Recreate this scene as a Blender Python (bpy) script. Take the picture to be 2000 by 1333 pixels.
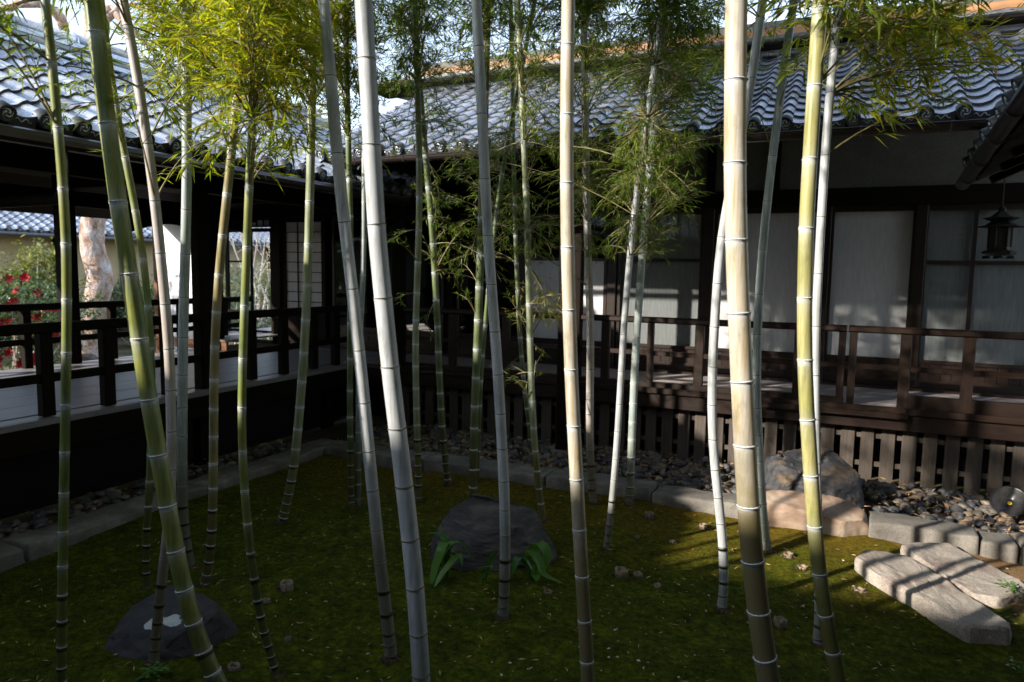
import bpy, bmesh, math, random
import numpy as np
from mathutils import Vector, Matrix, noise, Quaternion
random.seed(7); rng = np.random.default_rng(7)
for o in list(bpy.data.objects): bpy.data.objects.remove(o)
SC = bpy.context.scene; COL = SC.collection
PI = math.pi

# ---------------------------------------------------------------- camera
CAM_YAW, CAM_PITCH, CAM_ROLL, FPX = 0.429863, 0.098832, 0.016010, 1387.754
EYE = Vector((0, 0, 1.92))
def cam_axes():
    cy, sy = math.cos(CAM_YAW), math.sin(CAM_YAW)
    f = Vector((-sy*math.cos(CAM_PITCH), cy*math.cos(CAM_PITCH), -math.sin(CAM_PITCH)))
    r = Vector((cy, sy, 0)); u = r.cross(f)
    c, s = math.cos(CAM_ROLL), math.sin(CAM_ROLL)
    return r*c+u*s, u*c-r*s, f
RT, UP, FW = cam_axes()
cam = bpy.data.cameras.new('camera'); camo = bpy.data.objects.new('camera', cam); COL.objects.link(camo)
camo.matrix_world = Matrix(((RT.x, UP.x, -FW.x, EYE.x), (RT.y, UP.y, -FW.y, EYE.y), (RT.z, UP.z, -FW.z, EYE.z), (0, 0, 0, 1)))
cam.sensor_width = 36; cam.lens = FPX/2000*36; cam.clip_end = 1000; cam.clip_start = .05
cam.dof.use_dof = True; cam.dof.focus_distance = 4.3; cam.dof.aperture_fstop = 2.6
SC.camera = camo
SC.render.resolution_x, SC.render.resolution_y = 1024, 682

# ---------------------------------------------------------------- world, sun, exposure
SUN_EL, SUN_AZ = math.radians(24), math.radians(36)      # azimuth: turned to the left of straight behind the camera's house axis
SUNV = Vector((-math.sin(SUN_AZ)*math.cos(SUN_EL), -math.cos(SUN_AZ)*math.cos(SUN_EL), math.sin(SUN_EL)))
w = bpy.data.worlds.new('World'); SC.world = w; w.use_nodes = True
nt = w.node_tree; bg = nt.nodes['Background']
sky = nt.nodes.new('ShaderNodeTexSky'); sky.sky_type = 'NISHITA'; sky.sun_disc = False
sky.sun_elevation = SUN_EL; sky.sun_rotation = math.radians(180)+SUN_AZ
sky.air_density = 1.0; sky.dust_density = 0.4; sky.ozone_density = 1.0
hsv = nt.nodes.new('ShaderNodeHueSaturation'); hsv.inputs['Saturation'].default_value = .68
nt.links.new(sky.outputs[0], hsv.inputs['Color']); nt.links.new(hsv.outputs[0], bg.inputs[0])
bg.inputs[1].default_value = .15
sl = bpy.data.lights.new('sun', 'SUN'); sl.energy = 3.3; sl.angle = math.radians(.9); sl.color = (1, .91, .78)
so = bpy.data.objects.new('sun', sl); COL.objects.link(so)
so.rotation_euler = (-SUNV).to_track_quat('-Z', 'Y').to_euler(); so.location = SUNV*30
SC.view_settings.view_transform = 'Standard'; SC.view_settings.look = 'None'
SC.view_settings.exposure = 1.55; SC.view_settings.gamma = 1

# ---------------------------------------------------------------- pixel helpers (2000 x 1333 photo pixels give directions only)
def ray(x, y): return RT*((x-1000)/FPX) - UP*((y-666.5)/FPX) + FW
def onz(x, y, z=0.0): d = ray(x, y); return EYE + d*((z-EYE.z)/d.z)
def onx(x, y, X): d = ray(x, y); return EYE + d*(X/d.x)
def ony(x, y, Y): d = ray(x, y); return EYE + d*(Y/d.y)

# ---------------------------------------------------------------- materials
MATS = {}
def nodes(m):
    m.use_nodes = True; nt = m.node_tree; return nt, nt.nodes['Principled BSDF']
def nn(nt, t, **kw):
    n = nt.nodes.new(t)
    for k, v in kw.items(): setattr(n, k, v)
    return n
def noise_tex(nt, scale, detail=4, rough=.55, stretch=None, coord='Object'):
    tc = nn(nt, 'ShaderNodeTexCoord'); n = nn(nt, 'ShaderNodeTexNoise')
    n.inputs['Scale'].default_value = scale; n.inputs['Detail'].default_value = detail; n.inputs['Roughness'].default_value = rough
    if stretch:
        mp = nn(nt, 'ShaderNodeMapping'); mp.inputs['Scale'].default_value = stretch
        nt.links.new(tc.outputs[coord], mp.inputs[0]); nt.links.new(mp.outputs[0], n.inputs['Vector'])
    else: nt.links.new(tc.outputs[coord], n.inputs['Vector'])
    return n
def ramp(nt, src, stops):
    r = nn(nt, 'ShaderNodeValToRGB'); e = r.color_ramp.elements
    while len(e) < len(stops): e.new(.5)
    for i, (p, c) in enumerate(stops): e[i].position = p; e[i].color = (*c, 1)
    nt.links.new(src, r.inputs[0]); return r
def mix(nt, fac, a, b, mode='MIX'):
    m = nn(nt, 'ShaderNodeMix', data_type='RGBA', blend_type=mode)
    for s, v in ((m.inputs[0], fac), (m.inputs[6], a), (m.inputs[7], b)):
        if hasattr(v, 'is_output'): nt.links.new(v, s)
        elif isinstance(v, (int, float)): s.default_value = v
        else: s.default_value = (*v, 1)
    return m.outputs[2]
def bump(nt, b, h, strength=.3, dist=.01):
    n = nn(nt, 'ShaderNodeBump'); n.inputs['Strength'].default_value = strength; n.inputs['Distance'].default_value = dist
    nt.links.new(h, n.inputs['Height']); nt.links.new(n.outputs[0], b.inputs['Normal'])
def simple(name, stops, scale=6, stretch=None, rough=.6, bs=.2, bd=.004, detail=5, metal=0, fine=None, spec=.5, vary=0):
    if name in MATS: return MATS[name]
    m = bpy.data.materials.new(name); nt, b = nodes(m)
    n = noise_tex(nt, scale, detail, .6, stretch); col = ramp(nt, n.outputs[0], stops).outputs[0]
    if fine:
        n2 = noise_tex(nt, fine, 3, .7); col = mix(nt, .55, col, ramp(nt, n2.outputs[0], [(.3, (.25, .25, .25)), (.7, (1.45, 1.45, 1.45))]).outputs[0], 'MULTIPLY')
        bump(nt, b, n2.outputs[0], bs, bd)
    else: bump(nt, b, n.outputs[0], bs, bd)
    if vary:
        oi = nn(nt, 'ShaderNodeObjectInfo'); v = nn(nt, 'ShaderNodeMapRange'); v.inputs[3].default_value = 1-vary; v.inputs[4].default_value = 1+vary
        nt.links.new(oi.outputs['Random'], v.inputs[0]); col = mix(nt, 1.0, col, v.outputs[0], 'MULTIPLY')
    nt.links.new(col, b.inputs['Base Color']); b.inputs['Roughness'].default_value = rough; b.inputs['Metallic'].default_value = metal
    b.inputs['Specular IOR Level'].default_value = spec
    MATS[name] = m; return m
def wood(name, a, c, rough=.5, axis='z', scale=5, vary=.18, spec=.4):
    st = {'x': (.6, 9, 9), 'y': (9, .6, 9), 'z': (9, 9, .6)}[axis]
    return simple(name, [(.3, a), (.7, c)], scale, st, rough, .25, .003, 6, vary=vary, spec=spec)

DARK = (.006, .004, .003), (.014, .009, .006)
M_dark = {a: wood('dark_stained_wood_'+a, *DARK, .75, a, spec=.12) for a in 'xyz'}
BRN = (.009, .0042, .0028), (.024, .0105, .0055)
M_brn = {a: wood('brown_cedar_wood_'+a, *BRN, .5, a) for a in 'xyz'}
M_slat = wood('weathered_grey_brown_slat_wood', (.055, .044, .036), (.095, .078, .065), .8, 'z', 6, .2)
M_floor = wood('pale_polished_floor_board', (.20, .185, .20), (.28, .26, .275), .42, 'y', 4, .05)  # corridor boards kept darker, the shade there put into the colour
M_floorx = wood('pale_polished_floor_board_x', (.27, .24, .24), (.36, .32, .32), .42, 'x', 4, .05)
M_orange = wood('bare_orange_cedar_board', (.27, .13, .055), (.40, .21, .10), .6, 'x', 3, .1)
M_plaster = simple('grey_lime_plaster', [(.3, (.12, .12, .105)), (.7, (.17, .17, .148))], 3, None, .9, .3, .004, fine=120)
M_beige = simple('beige_garden_wall_plaster', [(.3, (.50, .40, .24)), (.7, (.58, .47, .30))], 2, None, .9, .2, .004, fine=90)
M_white = simple('white_wall_plaster', [(.3, (.74, .75, .80)), (.7, (.80, .81, .85))], 2, None, .85, .1, .002)
M_tile = simple('smoked_silver_grey_roof_tile', [(.3, (.46, .50, .58)), (.7, (.66, .70, .78))], 9, None, .30, .12, .003, metal=.6, vary=.28, spec=.6, fine=60)
M_tiledark = simple('dark_tile_end', [(.3, (.05, .055, .065)), (.7, (.09, .095, .11))], 14, None, .5, .2, .003, metal=.2)
M_noshi = simple('pale_ridge_tile', [(.3, (.34, .36, .40)), (.7, (.46, .48, .52))], 8, None, .5, .15, .003, vary=.12)
M_gutter = simple('dark_brown_metal_gutter', [(.3, (.02, .014, .013)), (.7, (.035, .024, .022))], 8, None, .3, .05, .001, spec=.6)
M_metal = simple('galvanised_bracket', [(.3, (.10, .10, .11)), (.7, (.18, .18, .19))], 20, None, .4, .1, .001, metal=.7)
M_upper = simple('grey_metal_upper_roof', [(.3, (.10, .10, .11)), (.7, (.16, .16, .17))], 4, None, .5, .1, .002)
M_bronze = simple('dark_green_bronze', [(.3, (.012, .013, .008)), (.7, (.03, .03, .018))], 25, None, .55, .3, .003, metal=.5)
M_black = simple('black_lamp_housing', [(.3, (.008, .008, .009)), (.7, (.014, .014, .015))], 20, None, .3, .05, .001)
M_void = simple('unlit_interior_board', [(.3, (.006, .005, .004)), (.7, (.010, .008, .006))], 5, None, .9, .1, .002)  # near-black colour stands in for the dark of unlit spaces
M_granite = simple('granite_kerb', [(.25, (.09, .083, .074)), (.55, (.20, .185, .165)), (.8, (.36, .335, .30))], 5, None, .85, .6, .006, fine=140)
M_slab = simple('lichen_stained_slab', [(.32, (.17, .12, .115)), (.46, (.33, .285, .25)), (.7, (.46, .42, .37))], 3.6, None, .88, .7, .006, fine=110)
M_bench = simple('pinkish_tan_rock', [(.3, (.20, .13, .09)), (.5, (.33, .235, .175)), (.72, (.47, .40, .33))], 3.5, (1, 1, 1.8), .8, .6, .008, 7)
M_boulder = simple('dark_blue_grey_boulder_rock', [(.28, (.014, .015, .018)), (.5, (.036, .037, .043)), (.62, (.12, .082, .05)), (.72, (.04, .04, .046))], 3.2, (1, 1.2, 2.4), .65, 1.0, .02, 9)
M_slate = simple('layered_slate_rock', [(.3, (.010, .010, .012)), (.5, (.045, .042, .042)), (.68, (.13, .11, .095))], 4.0, (1.0, 1, 5), .7, 1.0, .035, 10)
M_root = simple('dry_brown_root', [(.3, (.035, .024, .014)), (.7, (.13, .09, .05))], 40, None, .9, .4, .003)
M_cut = simple('cut_bamboo_end', [(.3, (.14, .095, .06)), (.7, (.30, .235, .165))], 30, None, .85, .4, .002, vary=.25)
M_litter = simple('dry_bamboo_leaf_litter', [(.3, (.30, .17, .07)), (.7, (.52, .36, .18))], 9, None, .8, .1, .001)
M_crumb = simple('pale_fallen_flake', [(.3, (.40, .36, .30)), (.7, (.60, .56, .50))], 12, None, .9, .1, .001)
M_pine = simple('pine_bark', [(.32, (.14, .095, .08)), (.44, (.38, .25, .18)), (.56, (.50, .41, .38)), (.68, (.60, .55, .55))], 7, (1, 1, .6), .9, 1.0, .03, 8, fine=26)
M_flower = simple('red_petal', [(.3, (.55, .015, .02)), (.7, (.78, .05, .05))], 6, None, .6, .1, .001)
M_bark = simple('pale_bare_bark', [(.3, (.30, .26, .23)), (.7, (.50, .46, .43))], 12, None, .9, .3, .004)

def m_rock_lichen():
    m = bpy.data.materials.new('dark_rock_with_white_lichen'); nt, b = nodes(m)
    n = noise_tex(nt, 3.0, 8, .6, (1, 1, 2.2)); col = ramp(nt, n.outputs[0], [(.3, (.018, .018, .021)), (.55, (.042, .040, .042)), (.75, (.075, .066, .06))]).outputs[0]
    tc = nn(nt, 'ShaderNodeTexCoord'); n2 = noise_tex(nt, 14, 4, .6)
    fac = None
    for c, r in (((.07, -.10, .14), .05), ((.13, -.05, .15), .045), ((.23, -.0, .16), .03)):
        d = nn(nt, 'ShaderNodeVectorMath', operation='DISTANCE'); d.inputs[1].default_value = c; nt.links.new(tc.outputs['Object'], d.inputs[0])
        a = nn(nt, 'ShaderNodeMath', operation='MULTIPLY_ADD'); a.inputs[1].default_value = .10; nt.links.new(n2.outputs[0], a.inputs[0]); nt.links.new(d.outputs['Value'], a.inputs[2])
        l = nn(nt, 'ShaderNodeMath', operation='LESS_THAN'); l.inputs[1].default_value = r+.05; nt.links.new(a.outputs[0], l.inputs[0])
        if fac is None: fac = l.outputs[0]
        else:
            mx = nn(nt, 'ShaderNodeMath', operation='MAXIMUM'); nt.links.new(fac, mx.inputs[0]); nt.links.new(l.outputs[0], mx.inputs[1]); fac = mx.outputs[0]
    nt.links.new(mix(nt, fac, col, (.50, .55, .55)), b.inputs['Base Color']); b.inputs['Roughness'].default_value = .75
    bump(nt, b, n.outputs[0], .9, .02); return m
M_lichen = m_rock_lichen()

def m_moss():
    m = bpy.data.materials.new('moss_and_soil'); nt, b = nodes(m)
    tc = nn(nt, 'ShaderNodeTexCoord'); sep = nn(nt, 'ShaderNodeSeparateXYZ'); nt.links.new(tc.outputs['Object'], sep.inputs[0])
    n1 = noise_tex(nt, 1.7, 8, .7); n2 = noise_tex(nt, 26, 5, .7); n3 = noise_tex(nt, 160, 3, .7)
    green = ramp(nt, n2.outputs[0], [(.28, (.020, .030, .002)), (.5, (.070, .094, .005)), (.72, (.17, .185, .010))]).outputs[0]
    brown = ramp(nt, n2.outputs[0], [(.28, (.065, .042, .005)), (.55, (.19, .13, .012)), (.75, (.30, .21, .020))]).outputs[0]
    soil = ramp(nt, n2.outputs[0], [(.3, (.24, .145, .07)), (.7, (.38, .25, .135))]).outputs[0]
    # drier ground towards the kerb, its brown also brightened to look sunlit, bare soil beside the slabs: broad noisy patches
    def band(out, lo, hi, amp):
        a = nn(nt, 'ShaderNodeMath', operation='MULTIPLY_ADD'); a.inputs[1].default_value = amp; nt.links.new(n1.outputs[0], a.inputs[0]); nt.links.new(out, a.inputs[2])
        r = nn(nt, 'ShaderNodeMapRange'); r.inputs[1].default_value = lo; r.inputs[2].default_value = hi; nt.links.new(a.outputs[0], r.inputs[0]); return r.outputs[0]
    fb = band(sep.outputs[1], 6.2, 8.2, 4.0)
    xs = nn(nt, 'ShaderNodeMath', operation='MULTIPLY_ADD'); xs.inputs[1].default_value = .55; nt.links.new(sep.outputs[1], xs.inputs[0]); nt.links.new(sep.outputs[0], xs.inputs[2])
    fs = band(xs.outputs[0], 3.95, 4.15, .8)
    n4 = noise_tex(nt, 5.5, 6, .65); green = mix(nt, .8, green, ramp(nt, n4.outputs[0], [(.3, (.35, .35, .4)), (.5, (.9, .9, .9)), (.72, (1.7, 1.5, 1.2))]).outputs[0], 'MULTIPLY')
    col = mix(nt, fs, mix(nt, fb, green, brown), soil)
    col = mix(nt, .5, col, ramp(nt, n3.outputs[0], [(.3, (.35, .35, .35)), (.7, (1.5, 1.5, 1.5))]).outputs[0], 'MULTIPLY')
    nt.links.new(col, b.inputs['Base Color']); b.inputs['Roughness'].default_value = .95; b.inputs['Specular IOR Level'].default_value = .1
    bump(nt, b, n3.outputs[0], .9, .02); return m
M_moss = m_moss()
def m_ground():
    return simple('garden_earth', [(.3, (.05, .05, .02)), (.55, (.12, .10, .05)), (.75, (.24, .20, .13))], 1.2, None, .95, .4, .01, 8)
M_ground = m_ground()

def m_pebble():
    m = bpy.data.materials.new('river_stone'); nt, b = nodes(m)
    oi = nn(nt, 'ShaderNodeObjectInfo'); at = nn(nt, 'ShaderNodeAttribute', attribute_name='tint')
    a = nn(nt, 'ShaderNodeMath', operation='ADD'); nt.links.new(oi.outputs['Random'], a.inputs[0]); nt.links.new(at.outputs['Fac'], a.inputs[1])
    f = nn(nt, 'ShaderNodeMath', operation='FRACT'); nt.links.new(a.outputs[0], f.inputs[0])
    r = ramp(nt, f.outputs[0], [(0, (.05, .056, .068)), (.35, (.10, .105, .115)), (.6, (.15, .12, .10)), (.75, (.22, .155, .105)), (.88, (.065, .07, .08)), (.96, (.34, .29, .22))])
    n = noise_tex(nt, 22, 5, .65); c = mix(nt, .7, r.outputs[0], ramp(nt, n.outputs[0], [(.3, (.55, .55, .55)), (.7, (1.3, 1.3, 1.3))]).outputs[0], 'MULTIPLY')
    nt.links.new(c, b.inputs['Base Color']); b.inputs['Roughness'].default_value = .6; bump(nt, b, n.outputs[0], .4, .004); return m
M_pebble = m_pebble()

def m_glass():
    m = bpy.data.materials.new('window_glass'); m.use_nodes = True; nt = m.node_tree; nt.nodes.clear()
    o = nn(nt, 'ShaderNodeOutputMaterial'); t = nn(nt, 'ShaderNodeBsdfTransparent'); t.inputs[0].default_value = (.95, .96, .96, 1)
    g = nn(nt, 'ShaderNodeBsdfGlossy'); g.inputs['Roughness'].default_value = .03; fr = nn(nt, 'ShaderNodeFresnel'); fr.inputs[0].default_value = 1.6
    n = noise_tex(nt, 1.6, 2, .5); bp = nn(nt, 'ShaderNodeBump'); bp.inputs['Strength'].default_value = .12; bp.inputs['Distance'].default_value = .02
    nt.links.new(n.outputs[0], bp.inputs['Height']); nt.links.new(bp.outputs[0], g.inputs['Normal'])
    mx = nn(nt, 'ShaderNodeMixShader'); geo = nn(nt, 'ShaderNodeNewGeometry'); ib = nn(nt, 'ShaderNodeMath', operation='SUBTRACT'); ib.inputs[0].default_value = 1; nt.links.new(geo.outputs['Backfacing'], ib.inputs[1]); fm_ = nn(nt, 'ShaderNodeMath', operation='MULTIPLY'); nt.links.new(ib.outputs[0], fm_.inputs[0]); nt.links.new(fr.outputs[0], fm_.inputs[1]); nt.links.new(fm_.outputs[0], mx.inputs[0]); nt.links.new(t.outputs[0], mx.inputs[1]); nt.links.new(g.outputs[0], mx.inputs[2]); nt.links.new(mx.outputs[0], o.inputs[0]); return m
M_glass = m_glass()
def m_paper():
    m = bpy.data.materials.new('white_shoji_paper'); nt, b = nodes(m)
    n = noise_tex(nt, 40, 3, .6, (1, 1, .15)); nt.links.new(ramp(nt, n.outputs[0], [(.3, (.50, .51, .53)), (.7, (.60, .61, .63))]).outputs[0], b.inputs['Base Color'])
    b.inputs['Roughness'].default_value = .9; return m
M_paper = m_paper()
M_blind = simple('grey_cloth_blind', [(.3, (.17, .18, .185)), (.7, (.24, .25, .255))], 40, (1, 1, .12), .9, .1, .002)

def m_leaf(name, stops, trans=.45, gloss=.35):
    m = bpy.data.materials.new(name); nt, b = nodes(m); out = nt.nodes['Material Output']
    at = nn(nt, 'ShaderNodeAttribute', attribute_name='tint'); c = ramp(nt, at.outputs['Fac'], stops).outputs[0]
    nt.links.new(c, b.inputs['Base Color']); b.inputs['Roughness'].default_value = gloss; b.inputs['Specular IOR Level'].default_value = .35
    tr = nn(nt, 'ShaderNodeBsdfTranslucent'); nt.links.new(mix(nt, 1.0, c, (1.5, 1.45, .6), 'MULTIPLY'), tr.inputs[0])
    mx = nn(nt, 'ShaderNodeMixShader'); mx.inputs[0].default_value = trans
    nt.links.new(b.outputs[0], mx.inputs[1]); nt.links.new(tr.outputs[0], mx.inputs[2]); nt.links.new(mx.outputs[0], out.inputs[0]); return m
M_leafG = m_leaf('bamboo_leaf_green', [(0, (.07, .13, .018)), (.5, (.16, .22, .028)), (.85, (.31, .31, .04)), (.97, (.48, .33, .08))], .5)
M_leafSunlit = m_leaf('bamboo_leaf_sunlit_yellow', [(0, (.12, .19, .02)), (.45, (.26, .32, .025)), (.85, (.45, .42, .03)), (.97, (.55, .36, .03))], .55)  # yellowed, brighter leaf: sunlight through the foliage put into the colour
M_leafD = m_leaf('bamboo_leaf_deep_green', [(0, (.06, .125, .02)), (.5, (.14, .22, .03)), (.9, (.28, .31, .045)), (.99, (.46, .36, .14))], .5)
M_broad = m_leaf('broad_strap_leaf', [(0, (.06, .16, .03)), (1, (.12, .26, .045))], .3, .35)
M_shrub = m_leaf('camellia_leaf', [(0, (.04, .085, .035)), (.6, (.09, .15, .07)), (1, (.22, .27, .15))], .25, .35)
M_shrubY = m_leaf('olive_tree_leaf', [(0, (.07, .10, .03)), (.6, (.16, .18, .06)), (1, (.34, .34, .15))], .35, .4)
M_needle = m_leaf('pine_needle', [(0, (.03, .05, .02)), (1, (.07, .10, .04))], .2, .5)
M_mossblade = m_leaf('moss_tuft', [(0, (.03, .042, .003)), (.5, (.095, .115, .006)), (.85, (.19, .19, .010)), (1, (.22, .14, .014))], .3, .8)

CULM = {'white': ((.46, .49, .52), (.34, .36, .36), .25), 'blue': ((.37, .43, .44), (.24, .29, .25), .35), 'green': ((.225, .235, .052), (.10, .16, .045), .45),
        'tan': ((.49, .46, .41), (.41, .33, .19), .55), 'yellow': ((.40, .37, .17), (.25, .25, .08), .5), 'olive': ((.27, .23, .10), (.16, .13, .045), .5),
        'dark': ((.105, .145, .052), (.07, .095, .03), .45), 'lav': ((.42, .39, .39), (.36, .31, .26), .3), 'sage': ((.25, .30, .20), (.20, .20, .07), .5)}
def m_culm(kind, tipz):
    key = f'culm_{kind}_{tipz:.1f}'
    if key in MATS: return MATS[key]
    a, c, blot = CULM[kind]; m = bpy.data.materials.new(f'bamboo_{kind}_culm_skin'); nt, b = nodes(m)
    s1 = noise_tex(nt, 6, 4, .6, (7, 7, .5)); s2 = noise_tex(nt, 60, 3, .6, (2.5, 2.5, .05)); s3 = noise_tex(nt, 3.2, 5, .65); s4 = noise_tex(nt, 45, 4, .7, (1, 1, .35))
    col = mix(nt, ramp(nt, s1.outputs[0], [(.38, (0, 0, 0)), (.66, (1, 1, 1))]).outputs[0], a, c)
    col = mix(nt, .5, col, ramp(nt, s2.outputs[0], [(.3, (.6, .6, .6)), (.7, (1.25, 1.25, 1.25))]).outputs[0], 'MULTIPLY')
    s5 = noise_tex(nt, 14, 6, .7, (1.5, 1.5, .5)); col = mix(nt, .75, col, ramp(nt, s5.outputs[0], [(.3, (.55, .55, .52)), (.48, (1, 1, 1)), (.75, (1.12, 1.12, 1.14))]).outputs[0], 'MULTIPLY')
    # bloom is worn off in blotches and low down; there shade is put into the colour too
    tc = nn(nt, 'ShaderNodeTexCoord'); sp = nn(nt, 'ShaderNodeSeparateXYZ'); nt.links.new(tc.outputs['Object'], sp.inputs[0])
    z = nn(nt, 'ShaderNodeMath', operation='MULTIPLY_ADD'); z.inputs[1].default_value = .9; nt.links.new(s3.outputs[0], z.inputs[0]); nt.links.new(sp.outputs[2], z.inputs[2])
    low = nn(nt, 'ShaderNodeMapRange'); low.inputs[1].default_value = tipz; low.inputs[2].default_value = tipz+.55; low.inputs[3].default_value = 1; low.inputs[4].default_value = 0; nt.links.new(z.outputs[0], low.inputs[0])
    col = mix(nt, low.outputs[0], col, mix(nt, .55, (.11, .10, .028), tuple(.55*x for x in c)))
    spk = ramp(nt, s4.outputs[0], [(.60, (0, 0, 0)), (.72, (1, 1, 1))]).outputs[0]
    f = nn(nt, 'ShaderNodeMath', operation='MULTIPLY'); f.inputs[1].default_value = blot*.45; nt.links.new(spk, f.inputs[0])
    col = mix(nt, f.outputs[0], col, (.10, .085, .03))
    ab = nn(nt, 'ShaderNodeAttribute', attribute_name='bloom'); f2 = nn(nt, 'ShaderNodeMath', operation='MULTIPLY'); nt.links.new(ab.outputs['Fac'], f2.inputs[0]); nt.links.new(ramp(nt, s4.outputs[0], [(.3, (.15, .15, .15)), (.6, (.75, .75, .75))]).outputs[0], f2.inputs[1])
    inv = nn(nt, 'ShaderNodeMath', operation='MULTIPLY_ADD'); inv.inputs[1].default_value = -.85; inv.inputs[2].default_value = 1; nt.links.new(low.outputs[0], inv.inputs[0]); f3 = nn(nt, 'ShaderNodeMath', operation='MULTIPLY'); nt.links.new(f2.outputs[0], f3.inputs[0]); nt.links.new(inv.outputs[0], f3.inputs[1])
    col = mix(nt, f3.outputs[0], col, (.56, .59, .60))
    nt.links.new(col, b.inputs['Base Color']); b.inputs['Roughness'].default_value = .45; b.inputs['Specular IOR Level'].default_value = .4
    bump(nt, b, s2.outputs[0], .12, .001); MATS[key] = m; return m
M_nodeW = simple('white_node_bloom', [(.3, (.52, .55, .58)), (.7, (.70, .73, .76))], 60, None, .8, .2, .001)
M_nodeD = simple('brown_node_scar', [(.3, (.05, .038, .02)), (.7, (.11, .085, .05))], 60, None, .8, .3, .001)

# ---------------------------------------------------------------- mesh helpers
def link(name, me, parent=None, mats=(), smooth=False):
    for m in mats if isinstance(mats, (list, tuple)) else [mats]:
        if not me.materials or len(me.materials) < (len(mats) if isinstance(mats, (list, tuple)) else 1): me.materials.append(m)
    if smooth: me.shade_smooth()
    o = bpy.data.objects.new(name, me); COL.objects.link(o)
    if parent: o.parent = parent
    return o
class MB:
    def __init__(s): s.v = []; s.f = []; s.m = []
    def add(s, vs, fs, mi=0):
        k = len(s.v); s.v += [tuple(p) for p in vs]; s.f += [tuple(i+k for i in f) for f in fs]; s.m += [mi]*len(fs); return s
    def box(s, a, b, mi=0, bev=0.0):
        x0, y0, z0 = (min(a[i], b[i]) for i in range(3)); x1, y1, z1 = (max(a[i], b[i]) for i in range(3))
        e = min(bev, (x1-x0)*.3, (y1-y0)*.3, (z1-z0)*.3)
        if e <= 0:
            return s.add([(x0, y0, z0), (x1, y0, z0), (x1, y1, z0), (x0, y1, z0), (x0, y0, z1), (x1, y0, z1), (x1, y1, z1), (x0, y1, z1)],
                     [(0, 3, 2, 1), (4, 5, 6, 7), (0, 1, 5, 4), (1, 2, 6, 5), (2, 3, 7, 6), (3, 0, 4, 7)], mi)
        # chamfer along the longest axis
        L = max(range(3), key=lambda i: (x1-x0, y1-y0, z1-z0)[i]); lo = (x0, y0, z0); hi = (x1, y1, z1); p, q = [i for i in range(3) if i != L]
        prof = [(lo[p]+e, lo[q]), (hi[p]-e, lo[q]), (hi[p], lo[q]+e), (hi[p], hi[q]-e), (hi[p]-e, hi[q]), (lo[p]+e, hi[q]), (lo[p], hi[q]-e), (lo[p], lo[q]+e)]
        vs = []
        for t in (lo[L], hi[L]):
            for a_, b_ in prof:
                c = [0, 0, 0]; c[L] = t; c[p] = a_; c[q] = b_; vs.append(tuple(c))
        fs = [(i, (i+1) % 8, 8+(i+1) % 8, 8+i) for i in range(8)]+[tuple(range(7, -1, -1)), tuple(range(8, 16))]
        if (L == 1): fs = [f[::-1] for f in fs]
        return s.add(vs, fs, mi)
    def tube(s, pts, rad, n=8, mi=0, caps=True):
        pts = [Vector(p) for p in pts]; rad = rad if hasattr(rad, '__len__') else [rad]*len(pts); vs = []; a = None
        for i, p in enumerate(pts):
            t = (pts[min(i+1, len(pts)-1)]-pts[max(i-1, 0)]).normalized()
            if a is None: a = t.orthogonal().normalized()
            a = (a-t*a.dot(t)).normalized(); b = t.cross(a)
            vs += [p+(a*math.cos(2*PI*k/n)+b*math.sin(2*PI*k/n))*rad[i] for k in range(n)]
        fs = [(i*n+k, i*n+(k+1) % n, (i+1)*n+(k+1) % n, (i+1)*n+k) for i in range(len(pts)-1) for k in range(n)]
        if caps: fs += [tuple(range(n-1, -1, -1)), tuple((len(pts)-1)*n+k for k in range(n))]
        return s.add(vs, fs, mi)
    def lathe(s, prof, n=16, c=(0, 0, 0), mi=0, rot=0):
        vs = [(c[0]+r*math.cos(2*PI*k/n+rot), c[1]+r*math.sin(2*PI*k/n+rot), c[2]+z) for r, z in prof for k in range(n)]
        fs = [(i*n+k, i*n+(k+1) % n, (i+1)*n+(k+1) % n, (i+1)*n+k) for i in range(len(prof)-1) for k in range(n)]
        return s.add(vs, fs, mi)
    def prism(s, poly, a, b, axis=0, mi=0):
        def P(u, v, t):
            return {0: (t, u, v), 1: (u, t, v), 2: (u, v, t)}[axis]
        n = len(poly); vs = [P(u, v, a) for u, v in poly]+[P(u, v, b) for u, v in poly]
        return s.add(vs, [tuple(range(n-1, -1, -1)), tuple(range(n, 2*n))]+[(i, (i+1) % n, n+(i+1) % n, n+i) for i in range(n)], mi)
    def mesh(s, name):
        me = bpy.data.meshes.new(name); me.from_pydata(s.v, [], s.f); me.polygons.foreach_set('material_index', s.m)
        bm = bmesh.new(); bm.from_mesh(me); bmesh.ops.recalc_face_normals(bm, faces=bm.faces); bm.to_mesh(me); bm.free(); me.update(); return me
    def build(s, name, mats, parent=None, smooth=False): return link(name, s.mesh(name), parent, mats, smooth)
def thing(name, label, cat, loc=(0, 0, 0), group=None):
    o = bpy.data.objects.new(name, None); COL.objects.link(o); o.location = loc; o.empty_display_size = .1
    return tag(o, label, cat, group)
def tag(o, label, cat, group=None):
    o['label'] = label; o['category'] = cat
    if group: o['group'] = group
    return o
def structure(o): o['kind'] = 'structure'; return o
def stuff(o): o['kind'] = 'stuff'; return o
def boxo(name, a, b, mat, parent, bev=.004): return MB().box(a, b, bev=bev).build(name, [mat], parent)
def inst(name, me, parent, M): 
    o = bpy.data.objects.new(name, me); COL.objects.link(o); o.parent = parent; o.matrix_basis = M; return o
def frame(u, v, n, p):
    return Matrix(((u.x, v.x, n.x, p.x), (u.y, v.y, n.y, p.y), (u.z, v.z, n.z, p.z), (0, 0, 0, 1)))

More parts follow.
